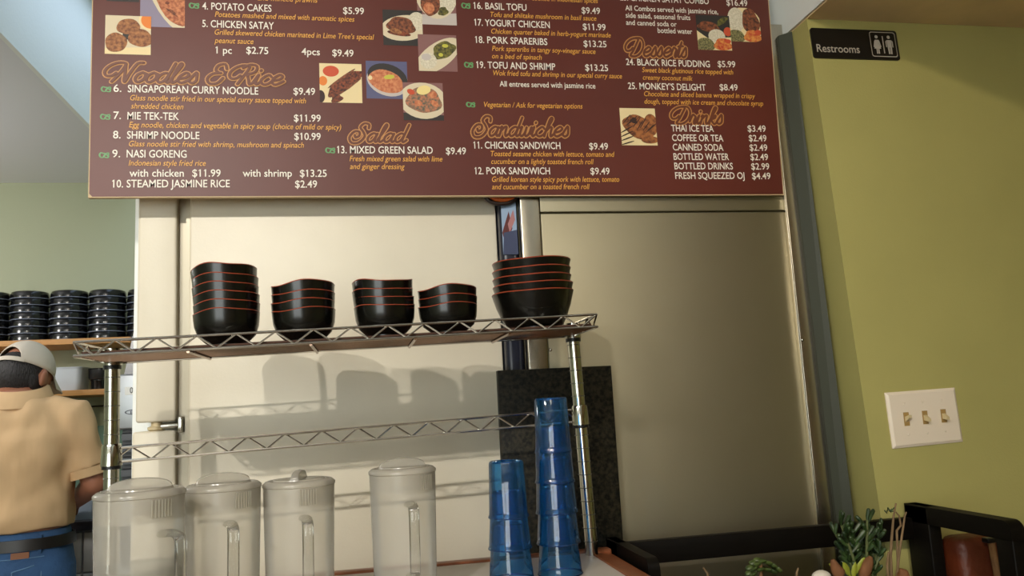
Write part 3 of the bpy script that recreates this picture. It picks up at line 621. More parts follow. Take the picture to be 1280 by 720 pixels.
# ------------------------------------------------------------------ pitchers
def pitcher(cxp, yt, Y, R, hand, label, water=0, lidrot=0):
    top = px(cxp, yt, Y); cx = top.x; zt = top.z; hgt = zt-ZC-0.014
    e = thing('water_pitcher', (cx, Y, ZC), label, 'pitcher', 'lidded frosted water pitchers on the counter')
    th = 0.0025
    prof = [(R*0.90, 0), (R*0.92, 0.004), (R*0.96, hgt*0.5), (R, hgt-0.004)]
    G().lathe(prof, 56, cap=False).add([(R*0.9*math.cos(2*PI*j/56), R*0.9*math.sin(2*PI*j/56), 0.0005) for j in range(56)], [tuple(range(56))]).build('pitcher_body', frost, e, world=False, angle=60)
    if water:
        G().lathe([(R*0.88, 0.004), (R*0.93, water-0.001), (R*0.93, water)], 48).build('water', water_m, e, world=False)
    # lid: skirt inside the mouth, flat stepped top, raised lens-shaped grip
    lp = [(R*0.955, hgt-0.034), (R*0.975, hgt-0.004), (R*1.02, hgt-0.003), (R*1.02, hgt+0.001), (R*0.93, hgt+0.005), (R*0.86, hgt+0.006), (R*0.80, hgt+0.004), (R*0.74, hgt+0.004), (R*0.72, hgt+0.007)]
    lid = G().lathe(lp, 56, cap=False).add([(R*0.72*math.cos(2*PI*j/56), R*0.72*math.sin(2*PI*j/56), hgt+0.007) for j in range(56)], [tuple(range(56))])
    lo = lid.build('lid', frost_lid, e, world=False, angle=60)
    gr = G()
    gl = [(R*0.70*math.cos(t), 0.0, hgt+0.006+0.013*math.sin(t)**0.8) for t in [PI*i/20 for i in range(21)]]
    ca, sa = math.cos(lidrot), math.sin(lidrot)
    rings = []
    for (gx, gy, gz) in gl:
        hw = 0.0075; rings.append([(gx*ca-yy*sa, gx*sa+yy*ca, zz) for yy, zz in ((-hw, hgt+0.004), (hw, hgt+0.004), (hw*.7, gz), (0, gz+0.0012), (-hw*.7, gz))])
    gr.loft(rings); gr.build('lid_grip', frost_lid, lo, world=False)
    rb = G()
    for i in range(7):
        a = -PI/2+0.55+0.075*i-lidrot*0.3
        rb.tube([(R*1.004*math.cos(a), R*1.004*math.sin(a), hgt-0.028), (R*1.006*math.cos(a), R*1.006*math.sin(a), hgt-0.006)], 0.0011, 6)
    rb.build('pour_grille', frost_lid, lo, world=False)
    ca, sa = math.cos(hand), math.sin(hand); hh = G()
    path = [(R*0.97, hgt*0.765), (R+0.020, hgt*0.775), (R+0.034, hgt*0.765), (R+0.040, hgt*0.72), (R+0.040, hgt*0.55), (R+0.038, hgt*0.36), (R+0.034, hgt*0.28), (R+0.018, hgt*0.245), (R*0.93, hgt*0.24)]
    sm = smooth_path(path, 4); sm = [Vector((v.x*ca, v.x*sa, v.y)) for v in sm]
    nrm = Vector((-sa, ca, 0)); rings = []
    for i, p in enumerate(sm):
        t = sm[min(i+1, len(sm)-1)]-sm[max(i-1, 0)]; t.normalize(); b2 = t.cross(nrm)
        rings.append([p+nrm*(0.0078*math.cos(q))+b2*(0.0048*math.sin(q)) for q in [2*PI*j/14 for j in range(14)]])
    hh.loft(rings).build('handle', clear, e, world=False)
    return e
pitcher(175.5, 603, 1.15, 0.0555, -PI/2+0.75, 'frosted pitcher at the far left, nearest and widest, with a water line', 0.115, 0.15)
pitcher(279, 596, 1.25, 0.0525, -PI/2+0.30, 'frosted pitcher second from the left, touching the nearest pitcher', 0, 0.2)
pitcher(373.5, 592, 1.28, 0.0525, -PI/2+0.20, 'frosted pitcher third from the left with a knob-like lid grip', 0, PI/2-0.1)
pitcher(502.5, 577, 1.32, 0.0525, -PI/2+0.12, 'frosted pitcher standing alone nearest the blue tumblers', 0, 0.1)

# ------------------------------------------------------------------ blue tumblers, upside down in two stacks
def tumbler(x, y, z, label, rot, sc_r):
    H, Rb, Rt = 0.096, 0.0390*sc_r, 0.0288
    e = thing('tumbler', (x, y, z), label, 'tumbler', 'blue plastic tumblers stacked upside down')
    def fn(r, zz, a, k):
        f_ = 1-0.045*abs(math.sin(5*a))*min(1, max(0, (zz-0.018)/0.02)); return r*f_, zz
    prof = [(Rb-0.0006, 0), (Rb, 0.0015), (Rb, 0.004), (Rb-0.0012, 0.006), (Rb-0.0016, 0.014), (Rt+0.0015, H-0.004), (Rt, H-0.001), (Rt-0.0015, H), (Rt-0.003, H-0.0004)]
    G().lathe(prof, 60, (0, 0, 0), fn, cap=False).build('cup_wall', blue_cup, e, world=False, angle=50)
    G().lathe([(0.001, H-0.0035), (Rt-0.003, H-0.0035), (Rt-0.003, H-0.0004)], 40, cap=False).build('cup_base', blue_cup, e, world=False)
    G().tube([((Rb-0.0004)*math.cos(a), (Rb-0.0004)*math.sin(a), 0.0015) for a in [2*PI*i/48 for i in range(48)]], 0.0012, 6, closed=True).build('lip', blue_cup, e, world=False)
    e.rotation_euler = (0, 0, rot); return e
pa = atZ(639, 708, ZC); pb = atZ(700, 706, ZC)
for (xx, yy, nn, wd) in ((px(638.5, 700, 1.40).x, 1.40, 3, 'short stack left of the tall one'), (px(699.5, 700, 1.41).x, 1.41, 5, 'tall stack beside the shelf pole')):
    for j in range(nn):
        kk = nn-1-j; od = 'bottom' if j == 0 else ('topmost' if kk == 0 else ORDN[kk])
        tumbler(xx, yy, ZC+0.052*j, f'{od} blue tumbler in the {wd}', 0.21*j, ((1, .975, .945, .90, .845) if nn == 5 else (1, .955, .89))[j])

# ------------------------------------------------------------------ light switch and restroom sign on the green wall
YG = 1.64
c4 = [px(1105, 491, YG), px(1192, 484.5, YG), px(1202.5, 552, YG), px(1115, 561, YG)]
ctr = sum(c4, Vector())/4
sw = thing('light_switch', (ctr.x, YG, ctr.z), 'cream three-gang toggle light switch plate on the olive green wall', 'light switch')
plate_m = mat('switch_plate', (240, 226, 206), 0.4)
def P2(u, v):      # plate coordinates to the wall, slightly crooked as fitted
    a = c4[0].lerp(c4[1], u); b = c4[3].lerp(c4[2], u); q = a.lerp(b, v); return Vector((q.x, 0, q.z))
g = G(); q = [P2(0,1), P2(1,1), P2(1,0), P2(0,0)]; qi = [P2(.035,.95), P2(.965,.95), P2(.965,.05), P2(.035,.05)]
g.loft([[Vector((p.x, YG-0.0002, p.z)) for p in q], [Vector((p.x, YG-0.003, p.z)) for p in q], [Vector((p.x, YG-0.0065, p.z)) for p in qi]])
g.build('plate', plate_m, sw, smooth=False)
brown_t = mat('toggle_tan', (172, 140, 84), 0.45)
for i, u in enumerate((0.235, 0.5, 0.765)):
    up = i == 0
    a, b = P2(u-.035, .375), P2(u+.035, .62)
    slot = G().box((a.x, YG-0.0072, b.z), (b.x, YG-0.006, a.z)); slot.build('toggle_slot', brown_t, sw, smooth=False)
    m_ = P2(u, .5); zz = m_.z + (0.007 if up else -0.005)
    tg = G().hexa([(m_.x-.0042, YG-.007, m_.z-.006), (m_.x+.0042, YG-.007, m_.z-.006), (m_.x+.0035, YG-.021, zz-.0035), (m_.x-.0035, YG-.021, zz-.0035),
                   (m_.x-.0042, YG-.007, m_.z+.006), (m_.x+.0042, YG-.007, m_.z+.006), (m_.x+.0035, YG-.021, zz+.0025), (m_.x-.0035, YG-.021, zz+.0025)])
    tg.build('toggle', mat('toggle_cream', (214, 196, 152), 0.4), sw, smooth=False)
    for v in (.215, .78):
        p = P2(u, v); G().ell((p.x, YG-.0066, p.z), (.0028, .0014, .0028), 12, 6).build('screw', plate_m, sw)

c4 = [px(1011.5, 37.5, YG), px(1118.5, 37, YG), px(1124, 74.5, YG), px(1017, 75, YG)]
ctr = sum(c4, Vector())/4
sg_ = thing('restroom_sign', (ctr.x, YG, ctr.z), 'small black plaque with white restroom lettering on the green wall', 'sign')
ang = math.atan2(c4[1].z-c4[0].z, c4[1].x-c4[0].x); wS = (c4[1]-c4[0]).length; hS = (c4[3]-c4[0]).length
lean = (c4[3].x-c4[0].x)/(c4[0].z-c4[3].z)
def S2(u, v, d=0.0): return Vector((ctr.x+u*wS-lean*v*hS, YG-0.0035-d, ctr.z+v*hS))
out2 = rsq(0, 0, 0.5, 0.5*1, 0.0001)
def rs2(u0, u1, v0, v1, r, n=6):
    return [(x/wS, y/hS) for x, y in rsq((u0+u1)/2*wS, (v0+v1)/2*hS, (u1-u0)/2*wS, (v1-v0)/2*hS, r, n)]
ol = rs2(-.5, .5, -.5, .5, 0.007)
G().loft([[S2(u, v, -0.0034) for u, v in ol], [S2(u, v, 0) for u, v in ol]]).build('plaque', mat('sign_black', (20, 18, 17), 0.35), sg_)
sw_ = mat('sign_white', (190, 182, 170), 0.6)
vs, fs = text_geo('Restrooms', 0.004); mn, mx = min(v[0] for v in vs), max(v[0] for v in vs)
g = G(); g.add([S2(-.455+(u-mn)/(mx-mn)*.49, -.30+v*0.26/0.7, 0.0004) for u, v in vs], fs); g.build('sign_lettering', sw_, sg_, smooth=False)
g = G()
ro, ri = rs2(.175, .475, -.40, .44, .006), rs2(.182, .468, -.375, .415, .005)
n = len(ro); b = len(g.v); g.add([S2(u, v, .0004) for u, v in ro]+[S2(u, v, .0004) for u, v in ri], [(j, (j+1) % n, n+(j+1) % n, n+j) for j in range(n)])
def sp(pts): g.add([S2(u, v, .0004) for u, v in pts], [tuple(range(len(pts)))])
def circ(u, v, r): sp([(u+r/wS*math.cos(2*PI*j/16), v+r/hS*math.sin(2*PI*j/16)) for j in range(16)])
sp([(.318, -.28), (.330, -.28), (.330, .30), (.318, .30)])
circ(.252, .27, .0042); circ(.395, .27, .0042)
sp([(.232, .17), (.272, .17), (.274, .04), (.292, -.13), (.212, -.13), (.230, .04)])
sp([(.232, .17), (.230, .06), (.217, -.08), (.206, -.07), (.222, .13)]); sp([(.272, .17), (.282, .13), (.298, -.07), (.287, -.08), (.274, .06)])
sp([(.235, -.12), (.249, -.12), (.249, -.30), (.235, -.30)]); sp([(.255, -.12), (.269, -.12), (.269, -.30), (.255, -.30)])
sp([(.368, .17), (.422, .17), (.420, -.08), (.370, -.08)]); sp([(.366, .17), (.363, -.07), (.352, -.07), (.352, .12)]); sp([(.424, .17), (.438, .12), (.438, -.07), (.427, -.07)])
sp([(.370, -.08), (.392, -.08), (.392, -.30), (.374, -.30)]); sp([(.398, -.08), (.420, -.08), (.416, -.30), (.398, -.30)])
g.build('pictograms', sw_, sg_, smooth=False)

# ------------------------------------------------------------------ dark wooden stand with gallery rails, planter and plants
YRL = 1.60; xL, xR = 0.505, 1.158
stnd = thing('plant_stand', (0.83, 1.47, 0), 'dark brown wooden stand with rail and raised end frames around the plants', 'plant stand')
zr1 = px(980, 661.5, YRL).z; zr0 = px(980, 689.5, YRL).z
G().box((xL, YRL, zr0), (xR+0.01, YRL+0.022, zr1), 0.002).build('back_rail', dark_wood, stnd)
def end_frame(xc, yb, yf, zt, zbot, wd, open_top):
    # side-on outline in (y, z) with a rounded near top corner and an opening
    r = 0.02; o_ = [(yb, zbot), (yb, zt)]
    for i in range(7):
        a = PI/2*i/6; o_.append((yf+r-r*math.sin(a), zt-r+r*math.cos(a)))
    o_.append((yf, zbot))
    inn = [(yb-0.075, zbot+0.02), (yb-0.070, open_top), (yf+0.045, open_top), (yf+0.040, zbot+0.02)]
    g = G()
    g.box((xc, yb-0.072, zbot), (xc+wd, yb, zt), 0.003)                       # rear post
    ring = [(xc, y, z) for y, z in [(yb, open_top), (yb, zt)]+o_[2:9]+[(yf, open_top)]]
    g.loft([[(xc, y, z) for _, y, z in ring], [(xc+wd, y, z) for _, y, z in ring]])
    g.box((xc, yf, zbot), (xc+wd, yf+0.042, open_top+0.004), 0.003)            # front post
    return g
aR = atX(1137, 628, 1.158)
end_frame(1.158, YRL+0.022, 1.326, 1.066, 0.0, 0.03, 1.030).build('end_frame', dark_wood, stnd)
end_frame(0.485, YRL+0.05, 1.40, 1.043, 0.0, 0.022, 1.000).build('end_frame', dark_wood, stnd)
G().box((0.49, 1.32, 0.80), (1.18, YRL+0.02, 0.83), 0.003).build('top_board', dark_wood, stnd)
G().box((0.52, 1.35, 0.20), (1.16, YRL, 0.225), 0.003).build('lower_board', dark_wood, stnd)

ZP = px(985, 719, 1.525).z
red_pot = mat('red_glazed_pot', (96, 26, 14), 0.3, var=0.2, scale=12)
soil = mat('soil', (62, 40, 26), 0.95, var=0.4, scale=60, bump=0.6, bscale=60)
pc = Vector((0.93, 1.44, 0.83))
pt = thing('planter', pc, 'low red glazed planter pot on the dark wooden stand', 'planter')
ZP -= 0.022
hp = ZP-0.83
def ov(r, z, a, k): return r, z
def oval(prof):
    rings = [[(0.165*r*math.cos(2*PI*j/48), 0.085*r*math.sin(2*PI*j/48), z) for j in range(48)] for r, z in prof]; return G().loft(rings)
oval([(0.72, 0), (0.80, 0.01), (0.95, hp*0.7), (1.0, hp-0.012), (1.04, hp-0.008), (1.04, hp), (0.97, hp), (0.95, hp-0.02), (0.9, hp-0.03)]).build('pot', red_pot, pt, world=False)
oval([(0.93, hp-0.03), (0.93, hp-0.014), (0.5, hp-0.010)]).build('soil', soil, pt, world=False)
zs = ZP-0.012; zr_ = px(950, 722, 1.42).z
leaf_g = mat('succulent_green', (54, 76, 36), 0.4, rgb2=(28, 46, 24), scale=50)
leaf_y = mat('leaf_lime', (150, 158, 52), 0.45); bark = mat('bark', (132, 96, 62), 0.8, var=0.2, scale=60); root_m = mat('root_brown', (126, 82, 48), 0.8, var=0.2, scale=40)
twig_m = mat('dry_twig', (128, 104, 74), 0.8, var=0.15, scale=50)
# finger-leaved succulent
def finger(g, p, d, L, r):
    d = Vector(d).normalized(); p = Vector(p); side = d.cross(Vector((0.3, 0.2, 1))).normalized()
    pts = [p, p+d*L*0.35+side*0.001, p+d*L*0.75+Vector((0, 0, L*0.04)), p+d*L*0.93+Vector((0, 0, L*0.07)), p+d*L+Vector((0, 0, L*0.08))]
    g.tube(pts, [r*0.55, r*0.8, r, r*0.85, r*0.3], 8)
p0 = px(1078, 716, 1.40)
sc1 = thing('jade_succulent', (p0.x, 1.40, zs), 'bushy finger-leaved green succulent in the planter beside the twigs', 'plant')
st = G(); lv = G(); ly = G()
rng = random.Random(3)
tips = [(1050, 652), (1062, 660), (1084, 650), (1090, 668), (1098, 672), (1070, 676), (1045, 668), (1100, 690), (1058, 690), (1082, 684), (1102, 662)]
for (tx, ty) in tips:
    q = px(tx, ty, 1.40+rng.uniform(-.035, .035)); b0 = Vector((p0.x+rng.uniform(-.012, .012), 1.40+rng.uniform(-.01, .01), zs))
    mid = b0.lerp(q, 0.55)+Vector((rng.uniform(-.008, .008), 0, 0.004))
    path = [b0, b0.lerp(mid, .6), mid, mid.lerp(q, .5), q]
    st.tube(path, [0.0042, 0.0036, 0.003, 0.0025, 0.002], 8)
    for t in (0.35, 0.45, 0.55, 0.63, 0.7, 0.77, 0.84, 0.9, 0.96):
        i = min(3, int(t*4)); p = path[i].lerp(path[i+1], t*4-i)
        a = rng.uniform(0, 2*PI); up = 0.55+0.5*t
        finger(lv, p, (math.cos(a), math.sin(a)*0.8, up), rng.uniform(.018, .030), rng.uniform(.0036, .0050))
    finger(lv, q, (rng.uniform(-.3, .3), 0, 1), .02, .0036)
st.build('stem', mat('succulent_stem', (92, 100, 58), 0.6), sc1); lv.build('leaves', leaf_g, sc1)
for (tx, ty, dx, dz) in ((1062, 712, -.5, .9), (1066, 716, .1, 1), (1052, 704, -1, .5), (1070, 708, .4, .8)):
    q = px(tx, ty, 1.37); g = ly
    d = Vector((dx, -.2, dz)).normalized(); L = .032; s_ = d.cross(Vector((0, 1, 0))).normalized()
    b0 = Vector((q.x, 1.37, q.z-.012)); rings = []
    for t, wv_ in ((0, .15), (.25, .7), (.5, 1), (.8, .7), (1, .1)):
        c_ = b0+d*L*t; rings.append([c_+s_*(.0065*wv_*math.cos(a))+Vector((0, .0015*math.sin(a), 0)) for a in [2*PI*j/8 for j in range(8)]])
    g.loft(rings)
ly.build('young_leaves', leaf_y, sc1)
# small rosette plant
p1 = px(950, 716, 1.42)
s2 = thing('small_succulent', (p1.x, 1.42, zs-0.004), 'small rosette-leaved green plant at the left end of the planter', 'plant')
g = G(); g.tube([(p1.x, 1.42, zs-0.004), (p1.x+.001, 1.418, zr_+.014), (p1.x-.002, 1.41, zr_+.030)], [.004, .0036, .003], 8); g.build('stem', bark, s2)
g = G()
for (dx, dz) in ((-.016, .012), (-.008, .020), (.002, .024), (.014, .020), (.024, .014), (.032, .007), (-.018, .003), (.012, .008), (-.003, .010), (.022, .004)):
    for dd in (-.01, .008):
        c_ = Vector((p1.x+dx, 1.42+dd, zr_+.006+dz)); g.ell(c_, (.0085, .0065, .0035), 10, 6, Matrix.Rotation(dx*25, 3, 'Y') @ Matrix.Rotation(dd*40, 3, 'X'))
g.build('leaves', mat('rosette_green', (82, 98, 46), 0.45, rgb2=(46, 62, 30), scale=60), s2)
# dry twigs
tw = thing('dry_branch', (px(1116, 718, 1.40).x, 1.40, zs), 'tall bare tan twig forking upward at the right end of the planter', 'branch')
def twig(pts, r0, r1, Y=1.40):
    q = [px(x, y, Y) for x, y in pts]; q[0].z = min(q[0].z, zs); n = len(q); g = G(); sm = []
    for i in range(n-1):
        for t in (0, .5): sm.append(q[i].lerp(q[i+1], t))
    sm.append(q[-1]); g.tube(sm, [r0+(r1-r0)*i/(len(sm)-1) for i in range(len(sm))], 8); return g
twig([(1112, 722), (1113, 695), (1115, 668), (1117, 645), (1120, 629)], .0034, .0015).build('stem', twig_m, tw)
twig([(1115, 722), (1123, 700), (1127, 672), (1131, 645), (1133, 640)], .0028, .0013, 1.395).build('stem', twig_m, tw)
twig([(1115, 676), (1121, 663), (1126, 657), (1124, 645), (1120, 640)], .0024, .0014, 1.398).build('side_shoot', twig_m, tw)
twig([(1109, 722), (1109, 705), (1111, 690)], .003, .002, 1.39).build('side_shoot', twig_m, tw)
g = G()
for i in range(9):
    q = px(1111+rng.uniform(-3, 4), 640+rng.uniform(-3, 2), 1.40); finger(g, q, (rng.uniform(-1, 1), rng.uniform(-1, 1), rng.uniform(-.2, .6)), .008, .0012)
g.build('leaf_tuft', leaf_g, tw)
o = twig([(889, 724), (884, 716), (879, 710)], .0026, .0016, 1.42)
o = o.build('dry_twig', twig_m, None, (px(889, 724, 1.42).x, 1.42, zs)); tag(o, 'short broken twig tip left of the small rosette plant', 'twig')
o = twig([(993, 724), (996, 716), (998, 710)], .0024, .0018, 1.41).build('dry_twig', twig_m, None, (px(993, 724, 1.41).x, 1.41, zs)); tag(o, 'short upright twig tip between rosette plant and white pebble', 'twig')
q = px(1027, 722, 1.38)
o = G().ell((q.x, 1.38, q.z), (.018, .015, .013)).build('pebble', mat('white_stone', (222, 214, 200), 0.5), None, (q.x, 1.38, q.z-.013)); tag(o, 'smooth white pebble at the front of the planter', 'stone')
for k_, (x, y, rx, rz, rt, lb) in enumerate(((1046, 712, .011, .019, -.35, 'brown knobbly root chunk left of the succulent'), (1083, 710, .011, .022, .55, 'brown knobbly root chunk leaning right in front of the succulent'), (1129, 718, .011, .010, .9, 'small brown root stub at the foot of the twigs'))):
    q = px(x, y, 1.36); g = G()
    R3 = Matrix.Rotation(rt, 3, 'Y'); rings = []
    for t in range(9):
        f_ = t/8; w_ = math.sin(PI*(0.12+0.8*f_))*(1+.15*math.sin(7*f_+k_)); rings.append([Vector((q.x, 1.36, q.z)) + R3 @ Vector((rx*w_*(1+.12*math.sin(3*a+t))*math.cos(a), rx*w_*math.sin(a), rz*(2*f_-1))) for a in [2*PI*j/14 for j in range(14)]])
    o = g.loft(rings).build('root_chunk', root_m, None, (q.x, 1.36, q.z-rz)); tag(o, lb, 'root')

# brown leather chair behind the right end frame
lc = thing('leather_chair', (1.62, 1.46, 0), 'reddish brown leather chair seen through the right end frame', 'chair')
leather = mat('brown_leather', (98, 42, 18), 0.5, var=0.2, scale=14, bump=0.2, bscale=90)
zc = px(1240, 668, 1.53).z
g = G().box((1.20, 1.515, 0.50), (1.80, 1.585, zc), 0.02); g.build('backrest', leather, lc)
G().box((1.20, 1.10, 0.42), (1.80, 1.56, 0.52), 0.02).build('seat', leather, lc)
for sx in (1.23, 1.77):
    for sy in (1.14, 1.54): G().box((sx-.02, sy-.02, 0), (sx+.02, sy+.02, 0.43), 0.003).build('leg', dark_wood, lc)
q = px(1242, 676, 1.50); st_ = G().tube([(q.x, 1.508, q.z-.002), (q.x+.004, 1.508, q.z-.06), (q.x+.016, 1.508, q.z-.20)], .007, 8); st_.build('strap', mat('strap_beige', (140, 104, 66), 0.7), lc)
G().box((q.x-.016, 1.497, q.z-.004), (q.x+.012, 1.515, q.z+.006), .002).build('strap_clip', black_plastic, lc)

# ------------------------------------------------------------------ kitchen: shelves, counter, appliance
def shelf(xa_, ya_, xb_, yb_, Y, label):
    a = px(xa_, ya_, Y); b = px(xb_, yb_, Y); z = (a.z+b.z)/2
    e = thing('wall_shelf', ((a.x+b.x)/2, 3.9, z-0.022), label, 'shelf')
    G().box((-2.6, Y, z-0.024), (b.x, 3.9, z), 0.002).build('plank', shelf_wood, e)
    g = G()
    for x in (-2.2, -1.75): g.box((x, Y+0.06, z-0.032), (x+0.02, 3.9, z-0.024)); g.box((x, 3.885, z-0.16), (x+0.02, 3.9, z-0.024))
    g.build('bracket', black_plastic, e, smooth=False); return z
YK = 3.62
z1 = shelf(0, 428, 163, 419, YK, 'upper pine shelf on the green kitchen wall carrying black bowls')
z2 = shelf(48, 490, 131, 485.5, YK, 'lower pine shelf on the kitchen wall beside the cap wearer')
blk = mat('black_container', (14, 14, 16), 0.22, coat=0.3); rimm = mat('container_rim', (120, 128, 146), 0.3)
b_ = G().lathe([(0.0745, 0.001), (0.0745, 0.010), (0.0735, 0.022), (0.070, 0.0305), (0.060, 0.0345), (0.046, 0.036), (0.002, 0.036)], 36, cap=False)
r_ = G().tube([(0.0755*math.cos(a), 0.0755*math.sin(a), 0.0022) for a in [2*PI*i/40 for i in range(40)]], 0.0022, 6, closed=True)
cols = ['the cut off leftmost', 'the second from left', 'the middle', 'the fourth from left', 'the rightmost half hidden']
proto = None
x2 = px(36.5, 395, YK+0.1).x; pitch_x = 0.1535
for ci in range(5):
    for j in range(7):
        lb = f'upturned black bowl {"bottom" if j == 0 else ORDN[6-j]} in {cols[ci]} kitchen shelf stack'
        if proto is None:
            e = thing('black_bowl', (0, 0, 0), lb, 'bowl', 'upturned black bowls on the kitchen shelf')
            b_.build('bowl_body', blk, e, world=False); r_.build('rim_band', rimm, e, world=False); proto = e
        else:
            e = copy_tree(proto); e['label'] = lb
        e.location = (x2+pitch_x*(ci-1)+(0.001*((j*7+ci*3) % 5)), YK+0.10+0.004*ci, z1+0.0302*j); e.rotation_euler = (0, 0, 0.7*j+ci)
# white tub and black pots on the lower shelf
a, b = px(56, 484, YK+.05), px(102, 460, YK+.05)
e = thing('storage_tub', ((a.x+b.x)/2, YK+.11, z2), 'white translucent storage tub on the lower kitchen shelf', 'tub')
hx = (b.x-a.x)/2; ht = b.z-z2
G().loft([[(x, y, z2+z) for x, y in rsq((a.x+b.x)/2, YK+.11, hx*s, .07*s, .02)] for z, s in ((0, .92), (ht*.9, 1), (ht, 1))]).build('tub_body', mat('white_tub', (200, 206, 214), 0.4), e)
G().loft([[(x, y, z2+z) for x, y in rsq((a.x+b.x)/2, YK+.11, hx*1.03, .073, .02)] for z in (ht, ht+.006)]).build('tub_lid', mat('tub_lid', (190, 196, 204), 0.4), e)
a, b = px(103, 484, YK+.05), px(133, 459, YK+.05); r1 = (b.x-a.x)/2; cxx = (a.x+b.x)/2+.004; hz = (b.z-z2)
e = thing('black_pot', (cxx, YK+.11, z2), 'lower black pot with narrow base on the lower kitchen shelf', 'pot')
G().lathe([(r1*.72, 0), (r1*.76, hz*.45), (r1*.78, hz*.47)], 32).build('pot_body', blk, e, world=False); G().lathe([(r1*.80, hz*.42), (r1*.80, hz*.47)], 32).build('pot_rim', blk, e, world=False)
e = thing('black_pot', (cxx, YK+.11, z2+hz*.47), 'upper wider black pot stacked on another on the kitchen shelf', 'pot')
G().lathe([(r1*.9, .001), (r1*.96, hz*.05), (r1*.98, hz*.5)], 32).build('pot_body', mat('dark_pot', (40, 40, 42), 0.3), e, world=False); G().lathe([(r1, hz*.46), (r1*1.01, hz*.52), (r1*.9, hz*.53)], 32).build('pot_rim', blk, e, world=False)
# rail under the shelf
za_ = px(115, 508, 3.84).z; g = G().tube([(-2.4, 3.84, za_), (px(133, 508, 3.84).x+.02, 3.84, za_)], .004, 8)
for x in (-2.2, px(106, 508, 3.84).x): g.tube([(x, 3.84, za_), (x, 3.9, za_)], .004, 8); g.tube([(x, 3.84, za_), (x, 3.835, za_-.04)], .003, 6)
o = g.build('utensil_rail', mat('dark_rail', (60, 58, 50), 0.4, 0.7), None, (-1.5, 3.84, za_)); tag(o, 'thin dark metal utensil rail on the kitchen wall below the shelves', 'rail')
# tiled splashback under
structure(G().box((-3.2, 3.885, 0.9), (-0.4, 3.9, px(110, 533, 3.88).z)).build('trim_3', mat('splash_green', (118, 150, 134), 0.3), smooth=False))
# counter
ZK = px(100, 652, 3.42).z
kc = thing('kitchen_counter', (-1.5, 3.66, 0), 'dark topped kitchen counter with white cabinet fronts behind the person', 'counter')
G().box((-3.1, 3.42, ZK-.035), (-0.55, 3.88, ZK), .004).build('worktop', mat('dark_worktop', (52, 50, 54), 0.3), kc)
G().box((-3.1, 3.46, 0.0), (-0.56, 3.88, ZK-.035)).build('cabinet_body', mat('cabinet_white', (206, 204, 204), 0.45), kc, smooth=False)
g = None
for i in range(5):
    x = -3.08+.5*i; G().box((x+.004, 3.447, .12), (x+.496, 3.46, ZK-.20), .003).build('cabinet_door', MATS['cabinet_white'], kc); G().box((x+.004, 3.447, ZK-.194), (x+.496, 3.46, ZK-.045), .003).build('drawer_front', MATS['cabinet_white'], kc)
q = px(108, 620, 3.5)
e = thing('plastic_tub', (q.x, 3.52, ZK), 'pale blue white plastic tub on the kitchen counter by the elbow', 'tub')
hz = px(108, 611, 3.5).z-ZK
G().loft([[(x, y, ZK+z) for x, y in rsq(q.x, 3.52, .045*s, .05*s, .015)] for z, s in ((0, .82), (hz, 1))]).build('tub_body', mat('blue_white_tub', (188, 204, 222), 0.4), e)
G().loft([[(x, y, ZK+z) for x, y in rsq(q.x, 3.52, .05, .055, .015)] for z in (hz-.012, hz)]).build('tub_rim', MATS['blue_white_tub'], e)
q = px(97, 635, 3.52); g = G(); rings = []
for t in range(7):
    f_ = t/6; rings.append([(q.x+.05*(1-.55*f_)*(1+.12*math.sin(3*a+2*t))*math.cos(a), 3.53+.03*math.sin(a)*(1-.3*f_), ZK+(.095*f_)*(1+.05*math.sin(2*a))) for a in [2*PI*j/20 for j in range(20)]])
o = g.loft(rings).build('grey_bag', mat('crumpled_grey', (104, 98, 94), 0.6, var=.2, scale=25, bump=.5, bscale=40), None, (q.x, 3.53, ZK)); tag(o, 'crumpled grey bag on the kitchen counter beside the shirt', 'bag')
# steel appliance with black hopper and louvred base, half hidden by the partition
YA = 2.5
a = px(148, 468, YA); b = px(180, 536, YA)
ap = thing('coffee_machine', ((a.x+b.x)/2, YA+.15, 0), 'steel and black kitchen appliance half hidden behind the white partition edge', 'appliance')
xA0, xA1 = a.x, a.x+.30
G().box((xA0, YA, b.z), (xA1, YA+.3, a.z), .006).build('housing', mat('appliance_steel', (178, 182, 188), 0.35, 0.85), ap)
g = G(); zz = b.z
G().box((xA0+.008, YA+.02, 0), (xA1-.008, YA+.29, b.z)).build('base_unit', mat('appliance_black', (24, 26, 30), 0.45), ap, smooth=False)
g = G()
for i in range(8): g.hexa([(xA0+.01, YA+.004, zz-.03-.034*i), (xA1-.01, YA+.004, zz-.03-.034*i), (xA1-.01, YA+.03, zz-.022-.034*i), (xA0+.01, YA+.03, zz-.022-.034*i), (xA0+.01, YA+.004, zz-.012-.034*i), (xA1-.01, YA+.004, zz-.012-.034*i), (xA1-.01, YA+.03, zz-.006-.034*i), (xA0+.01, YA+.03, zz-.006-.034*i)])
g.build('louvres', mat('louvre_black', (40, 42, 48), 0.35), ap, smooth=False)
h0, h1, h2, h3 = px(150, 466, YA), px(174, 466, YA), px(176, 385, YA), px(166, 385, YA)
G().loft([[(h0.x, YA+.04, a.z), (h1.x+.15, YA+.04, a.z), (h1.x+.15, YA+.26, a.z), (h0.x, YA+.26, a.z)], [(h3.x, YA+.06, h2.z), (h2.x+.15, YA+.06, h2.z), (h2.x+.15, YA+.24, h2.z), (h3.x, YA+.24, h2.z)]]).build('hopper', mat('hopper_black', (44, 50, 62), 0.25), ap, smooth=False)
la, lb_ = px(156, 484, YA-.001), px(172, 493, YA-.001)
G().box((la.x, YA-.0012, lb_.z), (lb_.x, YA, la.z)).build('label', mat('label_white', (232, 232, 230), 0.5), ap, smooth=False)
